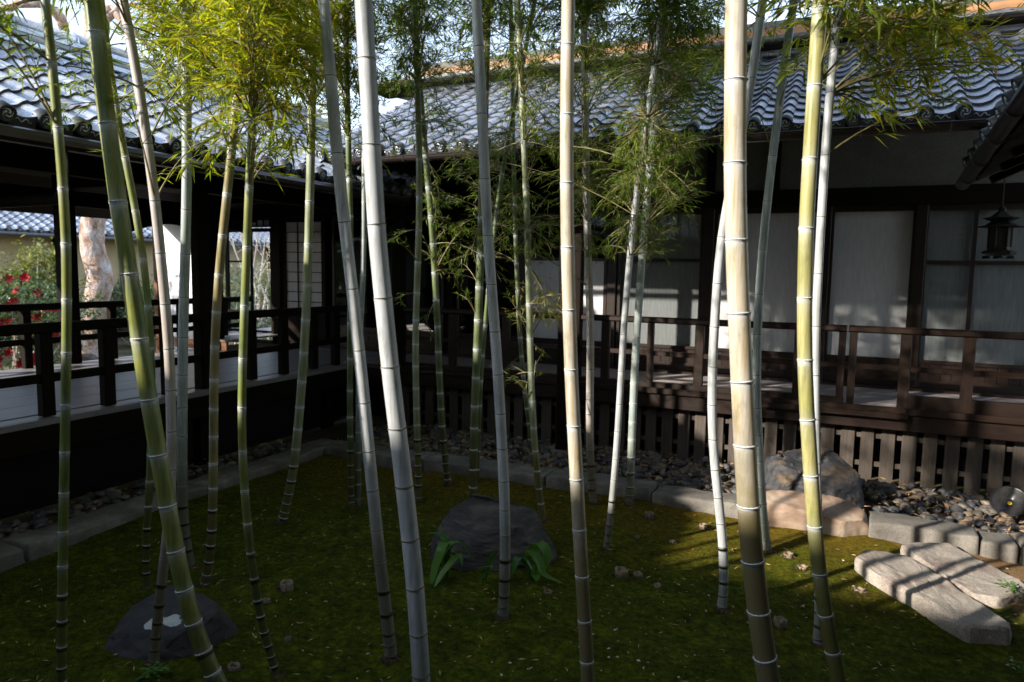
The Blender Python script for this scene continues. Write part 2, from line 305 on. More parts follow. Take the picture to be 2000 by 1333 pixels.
# leaves: one mesh from arrays of positions, directions, normals, lengths, widths
class Leaves:
    def __init__(s): s.a = []
    def leaf(s, p, d, n, L, W, t, droop=.0): s.a.append((*p, *d, *n, L, W, t, droop))
    def mesh(s, name):
        A = np.array(s.a, float); k = len(A); p, d, n = A[:, 0:3], A[:, 3:6], A[:, 6:9]; L, W, t, dr = A[:, 9:10], A[:, 10:11], A[:, 11], A[:, 12:13]
        d = d/np.linalg.norm(d, axis=1, keepdims=True); sd = np.cross(d, n); sd /= np.maximum(np.linalg.norm(sd, axis=1, keepdims=True), 1e-6); n = np.cross(sd, d)
        dn = np.array([0, 0, -1.0])
        V = np.empty((k, 5, 3)); V[:, 0] = p; mid = p+d*L*.42+dn*L*dr*.25
        V[:, 1] = mid+sd*W*.5+n*W*.18; V[:, 2] = p+d*L+dn*L*dr; V[:, 3] = mid-sd*W*.5+n*W*.18; V[:, 4] = mid
        base = (np.arange(k)*5)[:, None]
        F = (np.array([[0, 1, 4], [1, 2, 4], [0, 4, 3], [3, 4, 2]])[None]+base[:, :, None]).reshape(-1)
        me = bpy.data.meshes.new(name); me.vertices.add(k*5); me.vertices.foreach_set('co', V.reshape(-1))
        me.loops.add(len(F)); me.loops.foreach_set('vertex_index', F.astype(np.int32)); nf = len(F)//3
        me.polygons.add(nf); me.polygons.foreach_set('loop_start', np.arange(0, len(F), 3, dtype=np.int32))
        me.update(calc_edges=True); at = me.attributes.new('tint', 'FLOAT', 'POINT'); at.data.foreach_set('value', np.repeat(t, 5).astype(np.float32)); return me

def hgt(x, y): return .055*noise.noise((x*.9, y*.9, 3.1))+.014*noise.noise((x*3.1, y*3.1, 1.7))
def gpt(x, y):
    p = onz(x, y, 0)
    for _ in range(3): p = onz(x, y, hgt(p.x, p.y))
    return p

# ================================================================ the ground
g = MB(); R_ = 400; g.add([(-R_, -R_, -.16), (R_, -R_, -.16), (R_, R_, -.16), (-R_, R_, -.16)], [(0, 1, 2, 3)]); structure(g.build('ground', [M_ground]))
x0, x1, y0, y1, nx, ny = -4.72, 3.2, -1.2, 5.78, 200, 180
vs = [(x0+(x1-x0)*i/nx, y0+(y1-y0)*j/ny) for j in range(ny+1) for i in range(nx+1)]
g = MB(); g.add([(x, y, hgt(x, y)+.006*noise.noise((x*14, y*14, 0))) for x, y in vs], [(j*(nx+1)+i, j*(nx+1)+i+1, (j+1)*(nx+1)+i+1, (j+1)*(nx+1)+i) for j in range(ny) for i in range(nx)])
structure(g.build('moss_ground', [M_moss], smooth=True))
lv = Leaves()
for _ in range(52000):
    y = 5.7-(random.random()**.75)*4.6; x = random.uniform(-4.6, 1.5)
    if noise.noise((x*1.7, y*1.7, 5)) < -.12 or x+.55*y > 3.75+.4*random.random(): continue
    a = random.uniform(0, 2*PI); h = random.uniform(.006, .015)
    lv.leaf((x, y, hgt(x, y)-.001), (math.cos(a)*.6, math.sin(a)*.6, 1), (math.cos(a), math.sin(a), -.5), h, h*.5, min(1, max(0, random.gauss(.4, .2)+.35*max(0, y-4.6)*random.random())))
stuff(tag(link('moss_tufts', lv.mesh('moss_tufts'), None, [M_mossblade]), 'short tufts of green moss covering the courtyard ground', 'moss'))
# gravel bed soil sheets beneath stones
structure(MB().box((-5.62, 6.0, -.14), (2.6, 8.4, -.045)).box((-5.62, -1.2, -.14), (-5.0, 6.0, -.047)).build('gravel_bed_soil', [M_ground]))
gravel = structure(MB().box((-5.60, 6.02, -.1), (2.6, 7.30, -.03)).box((-5.60, -1.2, -.1), (-4.98, 6.02, -.032)).build('gravel_bed', [simple('dark_gravel_soil', [(.3, (.03, .022, .015)), (.7, (.09, .06, .035))], 15, None, .95, .6, .01)]))
def pebble_mesh(i, sub=2):
    bm = bmesh.new(); bmesh.ops.create_icosphere(bm, subdivisions=sub, radius=1); sx = Vector((random.uniform(.8, 1.25), random.uniform(.65, 1.0), random.uniform(.42, .72)))
    cuts = [(Vector((random.gauss(0, 1), random.gauss(0, 1), random.gauss(0, 1))).normalized(), random.uniform(.6, .85)) for _ in range(6)]
    for v in bm.verts:
        for n, d in cuts:
            e = v.co.dot(n)-d
            if e > 0: v.co -= n*e
        v.co *= 1+.10*noise.noise(v.co*1.7+Vector((i*7.3, 0, 0))); v.co = Vector((v.co.x*sx.x, v.co.y*sx.y, v.co.z*sx.z))
    me = bpy.data.meshes.new('river_stone'); bm.to_mesh(me); bm.free(); me.materials.append(M_pebble); me.shade_smooth()
    at = me.attributes.new('tint', 'FLOAT', 'POINT'); at.data.foreach_set('value', [0.0]*len(me.vertices)); return me
PEB = [pebble_mesh(i) for i in range(9)]
def peb_spot(left=False):
    if left: return random.uniform(-5.55, -5.03), random.uniform(2.4, 6.0)
    return random.uniform(-4.9, 1.75), random.uniform(6.06, 7.26)
spots = []
while len(spots) < 1900:
    l = random.random() < .14; x, y = peb_spot(l); r = random.uniform(.028, .062)*(1.15 if random.random() < .3 else .9)
    if -.62 < x < .34 and 5.9 < y < 6.75: continue
    z = -.02+.05*max(0, min(1, (y-6.0)/1.2))*random.random()+.02*random.random()
    spots.append((x, y, z, r, l))
spots.sort(key=lambda s: -(s[3]/Vector((s[0], s[1], -1.9)).length)*(0.2 if s[4] or s[0] < -2.5 else 1)*(1.5 if s[2] > .0 else 1))
def rotm(): return Matrix.Rotation(random.uniform(0, 2*PI), 4, 'Z') @ Matrix.Rotation(random.uniform(-.5, .5), 4, 'X') @ Matrix.Rotation(random.uniform(-.5, .5), 4, 'Y')
for x, y, z, r, l in spots[:300]: inst('river_stone', random.choice(PEB), gravel, Matrix.Translation((x, y, z+.012)) @ rotm() @ Matrix.Diagonal((r, r, r, 1)))
allv, allf, allt = [], [], []
for x, y, z, r, l in spots[300:]:
    me = random.choice(PEB); M = Matrix.Translation((x, y, z)) @ rotm() @ Matrix.Diagonal((r, r, r, 1)); k = len(allv)
    allv += [tuple(M @ v.co) for v in me.vertices]; allf += [tuple(k+i for i in p.vertices) for p in me.polygons]; allt += [random.random()]*len(me.vertices)
me = bpy.data.meshes.new('small_gravel'); me.from_pydata(allv, [], allf); at = me.attributes.new('tint', 'FLOAT', 'POINT'); at.data.foreach_set('value', allt)
stuff(link('small_gravel', me, gravel, [M_pebble], True))
# dry leaves lying on gravel and moss
lv = Leaves()
for _ in range(3200):
    if random.random() < .66: x, y = peb_spot(random.random() < .12); z = .03+.03*random.random()
    else: x, y = random.uniform(-4.4, 1.4), random.uniform(1.8, 5.6); z = hgt(x, y)+.012
    a = random.uniform(0, 2*PI); L = random.uniform(.035, .095)
    lv.leaf((x, y, z), (math.cos(a), math.sin(a), random.uniform(-.15, .5)*(y > 6)), (random.gauss(0, .4), random.gauss(0, .4), 1), L*(1 if y > 6 else .55), random.uniform(.008, .018)*(1 if y > 6 else .6), random.random(), .1)
stuff(tag(link('fallen_leaves', lv.mesh('fallen_leaves'), None, [M_litter]), 'dry tan bamboo leaves scattered over the gravel and moss', 'leaf litter'))
lv = Leaves()
for _ in range(110):
    c = random.choice(((-.9, 3.6), (-.3, 3.5), (-2.0, 2.6), (-1.0, 2.9), (0, 4.4))); x, y = random.gauss(c[0], .45), random.gauss(c[1], .35); a = random.uniform(0, 2*PI)
    L = random.uniform(.008, .026); lv.leaf((x, y, hgt(x, y)+.014), (math.cos(a), math.sin(a), .1), (random.gauss(0, .3), random.gauss(0, .3), 1), L, L*.6, .5)
stuff(tag(link('pale_flakes', lv.mesh('pale_flakes'), None, [M_crumb]), 'tiny pale flakes scattered over the moss', 'debris'))

# kerb of granite blocks
def rough_block(name, a, b, mat, parent, amp=.012, seg=.07, seed=0, rnd=.03):
    bm = bmesh.new(); bmesh.ops.create_cube(bm, size=1); sz = Vector(b)-Vector(a); c = (Vector(a)+Vector(b))/2
    for v in bm.verts: v.co = Vector((v.co.x*sz.x, v.co.y*sz.y, v.co.z*sz.z))
    bmesh.ops.bevel(bm, geom=list(bm.edges), offset=rnd, segments=2, affect='EDGES', profile=.6)
    L = max(range(3), key=lambda i: sz[i]); k = int(sz[L]/seg); nrm = Vector([1 if i == L else 0 for i in range(3)])
    for i in range(1, k):
        bmesh.ops.bisect_plane(bm, geom=list(bm.verts)+list(bm.edges)+list(bm.faces), plane_co=nrm*(-sz[L]/2+sz[L]*i/k), plane_no=nrm)
    for v in bm.verts:
        q = v.co*6+Vector((seed*3.7, seed, 0)); v.co += Vector((noise.noise(q), noise.noise(q+Vector((9, 0, 0))), noise.noise(q+Vector((0, 9, 0)))))*amp
        q = v.co*1.6+Vector((seed, 0, 5)); v.co += Vector((noise.noise(q), noise.noise(q+Vector((9, 0, 0))), noise.noise(q+Vector((0, 9, 0)))))*amp*1.4
    me = bpy.data.meshes.new(name); bm.to_mesh(me); bm.free(); o = link(name, me, parent, [mat], True); o.location = c; return o
kerb = structure(MB().box((-5.0, 5.72, -.14), (2.6, 6.0, -.05)).box((-4.98, -1.2, -.14), (-4.74, 5.72, -.05)).build('kerb', [M_granite]))
xs = [-4.98, -3.55, -2.28, -1.32, -.42, .30, .99, 1.22, 1.95, 2.6]
for i in range(len(xs)-1):
    if i == 4: continue
    rough_block('kerb_stone', (xs[i]+.006, 5.70+.012*(i % 3), -.1), (xs[i+1]-.006, 6.0+.01*(i % 2), .10+.012*((i*7) % 3)), M_granite, kerb, .014, .05, i+1, .022)
ys = [-1.2, .3, 1.6, 2.75, 4.2, 5.70]
for i in range(len(ys)-1): rough_block('kerb_stone', (-4.99, ys[i]+.005, -.1), (-4.70, ys[i+1]-.005, .085), M_granite, kerb, .013, .06, i+20, .022)

# ================================================================ house behind the courtyard
HB = thing('back_house', 'dark timber house behind the gravel, with white sliding screens and tiled eave', 'house', (-1.8, 8.58, 0))
def keep(o, parent):
    o.parent = parent; o.matrix_parent_inverse = parent_inv(parent); return o
def parent_inv(p):
    # parts are built in world coordinates: only a top-level Empty carries an offset
    return Matrix.Translation(-p.location) if p.parent is None else Matrix.Identity(4)
DZ, RY, WY = .72, 7.32, 8.58
def part(name, mb, mats, parent, smooth=False):
    o = mb.build(name, mats, None, smooth); return keep(o, parent)
def pbox(name, a, b, mat, parent, bev=.004): return part(name, MB().box(a, b, bev=bev), [mat], parent)
deck = part('veranda_frame', MB().box((-5.5, RY-.02, DZ-.16), (2.6, RY+.10, DZ-.035), bev=.006).box((-5.5, WY-.1, DZ-.16), (2.6, WY, DZ-.035)), [M_brn['x']], HB)
n = 7
for i in range(n):
    ya, yb = RY+.02+(WY-RY-.06)*i/n, RY+.02+(WY-RY-.06)*(i+1)/n-.004
    pbox('floor_board', (-5.5, ya, DZ-.033), (2.6, yb, DZ-.003+.001*(i % 2)), M_floorx, deck)
pbox('edge_beam', (-5.5, RY-.075, DZ-.05), (2.6, RY-.022, DZ+.012), M_brn['x'], HB, .008)
pbox('edge_beam', (-5.5, RY-.045, DZ-.20), (2.6, RY-.005, DZ-.052), M_brn['x'], HB, .006)
pbox('edge_beam', (-.62, RY-.115, DZ-.085), (.62, RY-.077, DZ-.03), M_brn['x'], HB, .006)
# lattice under the veranda
lat = part('underfloor_lattice', MB().box((-4.95, RY+.10, .40), (2.5, RY+.12, .445)).box((-4.95, RY+.10, .13), (2.5, RY+.12, .175)), [M_slat], HB)
part('void_shade_sheet', MB().box((-8.6, RY+.45, -.1), (2.6, RY+.47, DZ-.045)), [M_void], HB)  # dark sheet standing in for the shade behind the slats
x = -4.9; k = 0
while x < 2.4:
    pbox('slat', (x, RY+.075, -.05), (x+.112+.004*(k % 3), RY+.098+.002*(k % 2), .56), M_slat, lat, .003); x += .172; k += 1
# posts
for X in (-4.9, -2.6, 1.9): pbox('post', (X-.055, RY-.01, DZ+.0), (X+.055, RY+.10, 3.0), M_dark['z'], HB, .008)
q = ony(1097, 885, 6.95); pbox('post', (q.x-.06, 6.90, -.05), (q.x+.06, 7.02, 3.15), M_dark['z'], HB, .01)
part('footing_stone', MB().lathe([(.13, -.1), (.125, .03), (.09, .045), (0, .045)], 10, (q.x, 6.96, 0)), [M_granite], HB)
# railing
rail = part('railing', MB().box((-4.85, RY+.01, 1.395), (.085, RY+.095, 1.46), bev=.015).box((.10, RY+.008, 1.395), (2.5, RY+.093, 1.46), bev=.015), [M_brn['x']], HB)
pbox('middle_rail', (-4.85, RY+.028, 1.055), (2.5, RY+.072, 1.105), M_brn['x'], rail)
pbox('bottom_rail', (-4.85, RY+.02, DZ+.0), (.09, RY+.09, DZ+.055), M_brn['x'], rail)
pbox('bottom_rail', (.62, RY+.02, DZ+.0), (2.5, RY+.085, DZ+.12), M_brn['x'], rail)
for px_ in (880, 985, 1180, 1268, 1364, 1560, 1644, 1666, 1770, 1895, 2080):
    X = ony(px_, 690, RY).x; wv = .032 if px_ in (1644, 1666, 1268) else .045
    pbox('rail_post', (X-wv, RY+.018, DZ+.0), (X+wv, RY+.084, 1.394), M_brn['z'], rail, .006)
# wall: floor sill, lintel, plaster band, top beam
pbox('sill_beam', (-9.4, WY-.04, DZ-.03), (2.6, WY+.09, DZ+.035), M_brn['x'], HB)
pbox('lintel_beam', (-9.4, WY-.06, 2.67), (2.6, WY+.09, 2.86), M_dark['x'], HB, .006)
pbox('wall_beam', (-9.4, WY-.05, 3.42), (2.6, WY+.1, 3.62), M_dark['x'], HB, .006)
cuts = [-5.9, -4.0, -2.57, -.9, .735, 2.6]
cuts = [-9.4, -7.9, -5.5, -3.32, -1.42, -.72, 1.9, 2.6]
for i in range(len(cuts)-1):
    pbox('plaster_panel', (cuts[i]+.05, WY+.0, 2.861), (cuts[i+1]-.05, WY+.05, 3.419), M_plaster if i > 2 else M_dark['x'], HB, 0)  # left panels take dark wood: shade on the plaster put into colour
    pbox('wall_strut', (cuts[i+1]-.05, WY-.03, 2.861), (cuts[i+1]+.05, WY+.06, 3.419), M_dark['z'], HB)
# sliding doors between posts
pane_me = {}
def door(xa, xb, style, wood_z=M_brn['z'], wood_x=M_brn['x'], Y=WY, bottom=DZ+.036, top=2.669, kosh=1.05):
    fr = MB(); st = .045
    fr.box((xa, Y-.015, bottom), (xa+st, Y+.025, top), bev=.004).box((xb-st, Y-.015, bottom), (xb, Y+.025, top), bev=.004)
    fr.box((xa+st, Y-.012, top-.06), (xb-st, Y+.022, top)).box((xa+st, Y-.012, bottom), (xb-st, Y+.022, bottom+.09)).box((xa+st, Y-.014, kosh-.035), (xb-st, Y+.023, kosh))
    if style in ('glass', 'glass4', 'half'):
        fr.box((xa+st, Y-.011, 2.055), (xb-st, Y+.021, 2.095))
    if style == 'glass4':
        xm = xa+(xb-xa)*.27; fr.box((xm-.018, Y-.010, kosh), (xm+.018, Y+.020, top-.06))
    d = part('sliding_door', fr, [wood_z], HB)
    nb = max(4, int((xb-xa)/.105))
    for i in range(nb):
        a = xa+st+(xb-xa-2*st)*i/nb; b = xa+st+(xb-xa-2*st)*(i+1)/nb
        pbox('lower_board', (a+.002, Y+.004, bottom+.09), (b-.002, Y+.014+.002*(i % 2), kosh-.035), M_brn['z'], d, .002)
    pbox('lower_rail', (xa+st, Y-.006, (bottom+.09+kosh)/2-.02), (xb-st, Y+.003, (bottom+.09+kosh)/2+.02), wood_x, d)
    if style in ('glass', 'glass4'):
        pbox('glass_pane', (xa+st, Y+.0, kosh), (xb-st, Y+.004, top-.06), M_glass, d, 0)
    if style == 'half':
        pbox('paper_screen', (xa+st*.5, Y+.012, kosh-.02), (xb-st*.5, Y+.018, 2.07), M_paper, d, 0); pbox('glass_pane', (xa+st, Y+.0, 2.09), (xb-st, Y+.004, top-.06), M_glass, d, 0)
    elif style != 'dark': pbox('paper_screen', (xa+st*.5, Y+.05, kosh-.02), (xb-st*.5, Y+.056, top-.02), M_blind if style in ('glass', 'glass4') else M_paper, d, 0)
    else: pbox('glass_pane', (xa+st, Y+.0, kosh), (xb-st, Y+.004, top-.06), M_glass, d, 0)
    return d
X = lambda p: ony(p, 550, WY).x
for a, b, s in ((650, 770, 'dark'), (780, 868, 'dark'), (893, 1016, 'dark'), (1031, 1186, 'half'), (1206, 1373, 'glass'), (1391, 1598, 'paper'), (1615, 1785, 'paper')):
    door(X(a), X(b), s)
door(X(1797), 2.45, 'glass4')
for p_ in (775, 880, 1023, 1196, 1382, 1607, 1791):
    pbox('door_post', (X(p_)-.055, WY-.045, DZ+.036), (X(p_)+.055, WY+.03, 2.669), M_brn['z'] if p_ > 1000 else M_dark['z'], HB, .006)
# grid shoji near the corridor corner
sj = part('shoji_screen', MB().box((-7.86, WY-.02, DZ+.036), (-7.79, WY+.02, 2.669)).box((-7.10, WY-.02, DZ+.036), (-7.03, WY+.02, 2.669)).box((-7.79, WY-.018, 2.6), (-7.10, WY+.018, 2.669)).box((-7.79, WY-.018, DZ+.036), (-7.10, WY+.018, 1.24)), [M_dark['z']], HB)
for i in range(1, 3): pbox('muntin', (-7.79+.23*i-.006, WY-.012, 1.24), (-7.79+.23*i+.006, WY-.002, 2.6), M_dark['z'], sj, 0)
for j in range(1, 9): pbox('muntin', (-7.79, WY-.0125, 1.24+1.36*j/9-.006), (-7.10, WY-.0022, 1.24+1.36*j/9+.006), M_dark['x'], sj, 0)
pbox('paper_screen', (-7.80, WY+.001, 1.22), (-7.09, WY+.006, 2.62), M_paper, sj, 0)
pbox('door_post', (-8.05, WY-.06, DZ+.0), (-7.87, WY+.06, 2.669), M_dark['z'], HB, .008)
# room behind
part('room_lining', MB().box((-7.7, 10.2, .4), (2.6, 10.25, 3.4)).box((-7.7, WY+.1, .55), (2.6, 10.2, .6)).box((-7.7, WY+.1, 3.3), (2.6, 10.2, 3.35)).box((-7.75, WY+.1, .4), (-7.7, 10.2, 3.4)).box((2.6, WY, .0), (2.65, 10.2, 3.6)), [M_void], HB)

# ---------------------------------------------------------------- roof tiles
TP, TL, TE = .246, .275, .212       # pitch across, tile length, exposure up the slope
def tile_prof(s): return -.022*math.sin(PI*s/.66) if s < .66 else .040*math.sin(PI*(s-.66)/.42)
def tile_mesh(dx=10):
    m = MB(); S = [1.07*i/dx for i in range(dx+1)]
    top = [(s*TP, 0, tile_prof(s)+.030) for s in S]+[(s*TP, TL, tile_prof(s)+.004) for s in S]
    m.add(top, [(i, i+1, dx+2+i, dx+1+i) for i in range(dx)])
    m.add([(s*TP, 0, tile_prof(s)+.030) for s in S]+[(s*TP, .002, tile_prof(s)+.004) for s in S], [(dx+1+i, dx+2+i, i+1, i) for i in range(dx)], 1)
    m.add([(S[-1]*TP, 0, tile_prof(S[-1])+.03), (S[-1]*TP, TL, tile_prof(S[-1])+.004), (S[-1]*TP, TL, tile_prof(S[-1])-.01), (S[-1]*TP, 0, tile_prof(S[-1])+.006)], [(0, 1, 2, 3)], 1)
    me = m.mesh('roof_tile'); me.materials.append(M_tile); me.materials.append(M_tiledark); me.shade_smooth(); return me
TILE = tile_mesh()
def eave_mesh():
    m = MB(); dx = 10; S = [.66*i/dx for i in range(dx+1)]
    m.add([(s*TP, -.008, tile_prof(s)+.030) for s in S]+[(s*TP, -.008, -.055+.3*tile_prof(s)) for s in S], [(dx+1+i, dx+2+i, i+1, i) for i in range(dx)], 1)
    m.add([(s*TP, -.008, -.055+.3*tile_prof(s)) for s in S]+[(s*TP, .02, -.05+.3*tile_prof(s)) for s in S], [(dx+1+i, dx+2+i, i+1, i) for i in range(dx)], 1)
    # arabesque ridge on the pendant
    m.tube([(.03+.10*t, -.010, -.012+.012*math.sin(t*12)) for t in [i/14 for i in range(15)]], .004, 4, 0)
    cx, cz, r = .87*TP, .018, .056
    def ring(rr, y): return [(cx+rr*math.cos(2*PI*k/20), y, cz+rr*math.sin(2*PI*k/20)) for k in range(20)]
    prof = [(r, .05), (r, -.03), (r*.84, -.034), (r*.78, -.024), (.001, -.024)]; vs = []
    for rr, y in prof: vs += ring(rr, y)
    m.add(vs, [(i*20+k, i*20+(k+1) % 20, (i+1)*20+(k+1) % 20, (i+1)*20+k) for i in range(4) for k in range(20)], 1)
    for c in range(3):
        a0 = c*2*PI/3; m.tube([(cx+r*(.20+.5*t)*math.cos(a0+t*2.6), -.027, cz+r*(.20+.5*t)*math.sin(a0+t*2.6)) for t in [i/6 for i in range(7)]], [r*.19*(1-.8*t) for t in [i/6 for i in range(7)]], 5, 0)
    me = m.mesh('eave_tile'); me.materials.append(M_tile); me.materials.append(M_tiledark); me.shade_smooth(); return me
EAVE = eave_mesh()
def tile_roof(roof, origin, u, v, cols, rows, vis, c_off=0):
    n = u.cross(v); cells = []
    inv = parent_inv(roof)
    for r in range(rows):
        for c in range(cols):
            p = origin+u*(TP*c)+v*(TE*r); cells.append(((p-EYE).length*(1 if vis(p) else 10), r, c, p))
    cells.sort(key=lambda t: t[0]); rest = MB()
    for i, (d, r, c, p) in enumerate(cells):
        M = frame(u, v, n, p+n*(.004*noise.noise((r*3.3, c*2.7, 0)))) @ Matrix.Rotation(random.uniform(-.006, .006), 4, 'Z')
        if i < 300:
            o = inst('roof_tile', TILE, roof, M); o.matrix_parent_inverse = inv
        else:
            k = len(rest.v); rest.v += [tuple(M @ q.co) for q in TILE.vertices]
            for pl in TILE.polygons: rest.f.append(tuple(k+t for t in pl.vertices)); rest.m.append(pl.material_index)
    for c in range(cols):
        o = inst('eave_tile', EAVE, roof, frame(u, v, n, origin+u*(TP*c))); o.matrix_parent_inverse = inv
    if rest.v:
        me = bpy.data.meshes.new('roof_tiles_beyond'); me.from_pydata(rest.v, [], rest.f); me.polygons.foreach_set('material_index', rest.m)
        keep(stuff(link('roof_tiles_beyond', me, None, [M_tile, M_tiledark], True)), roof)
def slab(mb, origin, u, v, lu, lv, t0, t1):
    n = u.cross(v); a = [origin+u*i*lu+v*j*lv+n*k for k in (t0, t1) for i, j in ((0, 0), (1, 0), (1, 1), (0, 1))]
    mb.add(a, [(0, 3, 2, 1), (4, 5, 6, 7), (0, 1, 5, 4), (1, 2, 6, 5), (2, 3, 7, 6), (3, 0, 4, 7)])
# back roof
EY, EZ, TH = 6.24, 3.12, math.atan(.5)
bu, bv = Vector((1, 0, 0)), Vector((0, math.cos(TH), math.sin(TH))); bo = Vector((-5.36, EY, EZ))
m = MB(); slab(m, bo+Vector((0, .05, -.03)), bu, bv, 28*TP, 13.2*TE, -.06, -.03); roofB = part('roof', m, [M_dark['x']], HB)
tile_roof(roofB, bo, bu, bv, 28, 13, lambda p: True)
for i in range(24):
    m = MB(); slab(m, bo+Vector((.1+i*.285, .36, .08)), bu, bv, .06, 2.3, -.125, -.062); part('rafter', m, [M_dark['y']], roofB)
pbox('eave_beam', (-5.36, 6.92, 3.16), (1.9, 7.04, 3.32), M_dark['x'], HB)
pbox('fascia_board', (-5.36, EY+.03, EZ-.115), (1.55, EY+.055, EZ-.04), M_dark['x'], HB)
part('sun_stop_board', MB().prism([(6.36, 3.08), (8.68, 4.24), (8.60, 2.7), (7.3, 2.7)], -5.42, -5.385, 0), [M_dark['y']], HB)  # board added at the roof end to stop sun reaching the wall
# gutter with brackets
gut = part('gutter', MB().prism([(EY-.11+.055*math.cos(a), 3.035+.055*math.sin(a)) for a in [PI+PI*i/8 for i in range(9)]]+[(EY-.11+.05*math.cos(a), 3.035+.05*math.sin(a)) for a in [2*PI-PI*i/8 for i in range(9)]], -4.9, 1.32, 0)
     .tube([(-4.9, EY-.165, 3.037), (1.32, EY-.165, 3.037)], .006, 6), [M_gutter], HB)
for i in range(11):
    X_ = -4.6+i*.585; part('gutter_bracket', MB().tube([(X_, EY+.03, 3.06), (X_, EY-.06, 3.045), (X_, EY-.10, 2.975), (X_, EY-.15, 2.985), (X_, EY-.172, 3.045)], .006, 5), [M_metal], gut)
# top of the lean-to roof: ridge courses, cedar board, upper eave
rt = bo+bv*(13*TE); zt = rt.z; yt = rt.y
for k in range(2):
    xx = -5.4; i = 0
    while xx < 1.9:
        L = .62+.1*((i*7+k*3) % 3)/3; pbox('ridge_course_tile', (xx, yt-.10+.03*k, zt-.01+.038*k), (xx+L-.005, yt+.012, zt+.026+.038*k), M_noshi, roofB, .006); xx += L; i += 1
x_ = -5.6; i = 0
zo = ony(1600, 75, yt+.04).z
while x_ < 2.6:
    pbox('cedar_board', (x_, yt+.02, zt+.03), (x_+1.79, yt+.06+.004*(i % 2), zt+.32), M_orange, HB, .004); x_ += 1.8; i += 1
UE = 8.35; zu = ony(1600, 60, UE).z
part('upper_wall', MB().box((-5.6, yt+.10, zt-.4), (2.6, yt+.16, zu+.3)), [M_plaster], HB)
part('upper_roof', MB().add([(-6.3, UE, zu-.03), (3.2, UE, zu-.03), (3.2, UE, zu+.005), (-6.3, UE, zu+.005), (-6.3, UE+4, zu+.55), (3.2, UE+4, zu+.55), (-6.3, UE+.05, zu-.05), (3.2, UE+.05, zu-.05), (-6.3, UE+4, zu+.3), (3.2, UE+4, zu+.3)],
    [(0, 1, 2, 3), (3, 2, 5, 4), (0, 6, 7, 1), (6, 8, 9, 7), (8, 4, 5, 9), (0, 3, 4, 8, 6), (1, 7, 9, 5, 2)]), [M_upper], HB)
pbox('upper_fascia', (-6.3, UE+.03, zu-.075), (3.2, UE+.06, zu-.052), M_dark['x'], HB); part('upper_soffit', MB().box((-6.2, UE+.06, zu-.07), (3.1, yt+.3, zu-.055)), [M_dark['x']], HB)

# ================================================================ covered corridor on the left
IX, OX, CY0, CY1 = -5.58, -8.46, 0.2, 8.50
HC = thing('covered_corridor', 'dark timber covered corridor with pale floor and railings under a tiled roof', 'corridor', ((IX+OX)/2, 4, 0))
fl = part('floor_frame', MB().box((IX-.10, CY0, DZ-.17), (IX-.005, RY+.2, DZ-.037), bev=.006).box((OX, CY0, DZ-.17), (OX+.1, CY1, DZ-.037)), [M_dark['y']], HC)
edges = [IX+.0, IX-.17, IX-.62, IX-1.08, IX-1.53, IX-1.99, IX-2.44, OX]
for i in range(7): pbox('floor_board', (edges[i]-.006 if i else edges[i], CY0, DZ-.035), (edges[i+1], CY1, DZ-.002-.006*(i == 0)), M_floor, fl, .003)
pbox('edge_strip', (IX+.002, CY0, DZ-.06), (IX+.035, RY-.12, DZ-.008), M_floor, fl, .006)
pbox('edge_beam', (IX+.0, CY0, DZ-.26), (IX+.04, RY-.12, DZ-.062), M_dark['y'], HC, .006)
part('underfloor_shade_sheet', MB().box((IX-.5, CY0, -.15), (IX-.48, RY+.6, DZ-.04)), [M_void], HC)  # dark sheet put in for the shade under the corridor
for Y_ in (3.0, 5.0, 6.9): pbox('stump_post', (IX-.13, Y_-.06, -.1), (IX-.02, Y_+.06, DZ-.17), M_dark['z'], HC)
# step at the far end
st = part('step', MB().box((-8.9, 7.42, DZ+.001), (-7.86, 7.45, DZ+.13)), [wood('orange_brown_riser', (.16, .07, .03), (.26, .12, .05), .5, 'x')], HC)
pbox('step_board', (-8.9, 7.40, DZ+.131), (-7.86, 9.6, DZ+.155), M_floorx, st)
# inner railing
def railing_y(Xc, ya, yb, pys, parent, wide=.06):
    r = part('railing', MB().box((Xc-.045, ya, 1.375), (Xc+.045, yb, 1.455), bev=.012), [M_dark['y']], parent)
    pbox('middle_rail', (Xc-.025, ya, .985), (Xc+.025, yb, 1.055), M_dark['y'], r)
    for y in pys: pbox('rail_post', (Xc-.04, y-wide, DZ+.0), (Xc+.04, y+wide, 1.374), M_dark['z'], r, .006)
railing_y(IX-.06, CY0, 7.3, (1.1, 2.3, 3.50, 4.02, 4.62, 5.05, 5.66, 6.14, 6.64, 7.05), HC, .05)
railing_y(OX+.06, CY0, 8.4, (1.5, 2.5, 3.5, 4.4, 5.02, 6.08, 7.12, 7.9), HC, .045)
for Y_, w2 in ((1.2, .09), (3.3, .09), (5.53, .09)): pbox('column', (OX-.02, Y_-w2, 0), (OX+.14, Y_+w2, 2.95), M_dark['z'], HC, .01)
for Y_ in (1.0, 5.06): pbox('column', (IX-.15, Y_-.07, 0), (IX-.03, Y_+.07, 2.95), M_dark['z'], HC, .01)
q = onx(398, 600, OX+.3); pbox('column', (OX+.25, q.y-.02, DZ), (OX+.42, q.y+.26, 2.95), M_dark['z'], HC, .01)
pbox('column', (OX-.10, 6.83, 0), (OX-.02, 6.93, 2.7), wood('red_brown_post', (.12, .045, .02), (.20, .08, .035), .5, 'z'), HC, .01)
pbox('lintel_beam', (OX+.0, CY0, 2.60), (OX+.14, CY1, 2.78), M_dark['y'], HC, .008)
pbox('lintel_beam', (IX-.14, CY0, 2.62), (IX-.02, CY1, 2.80), M_dark['y'], HC, .008)
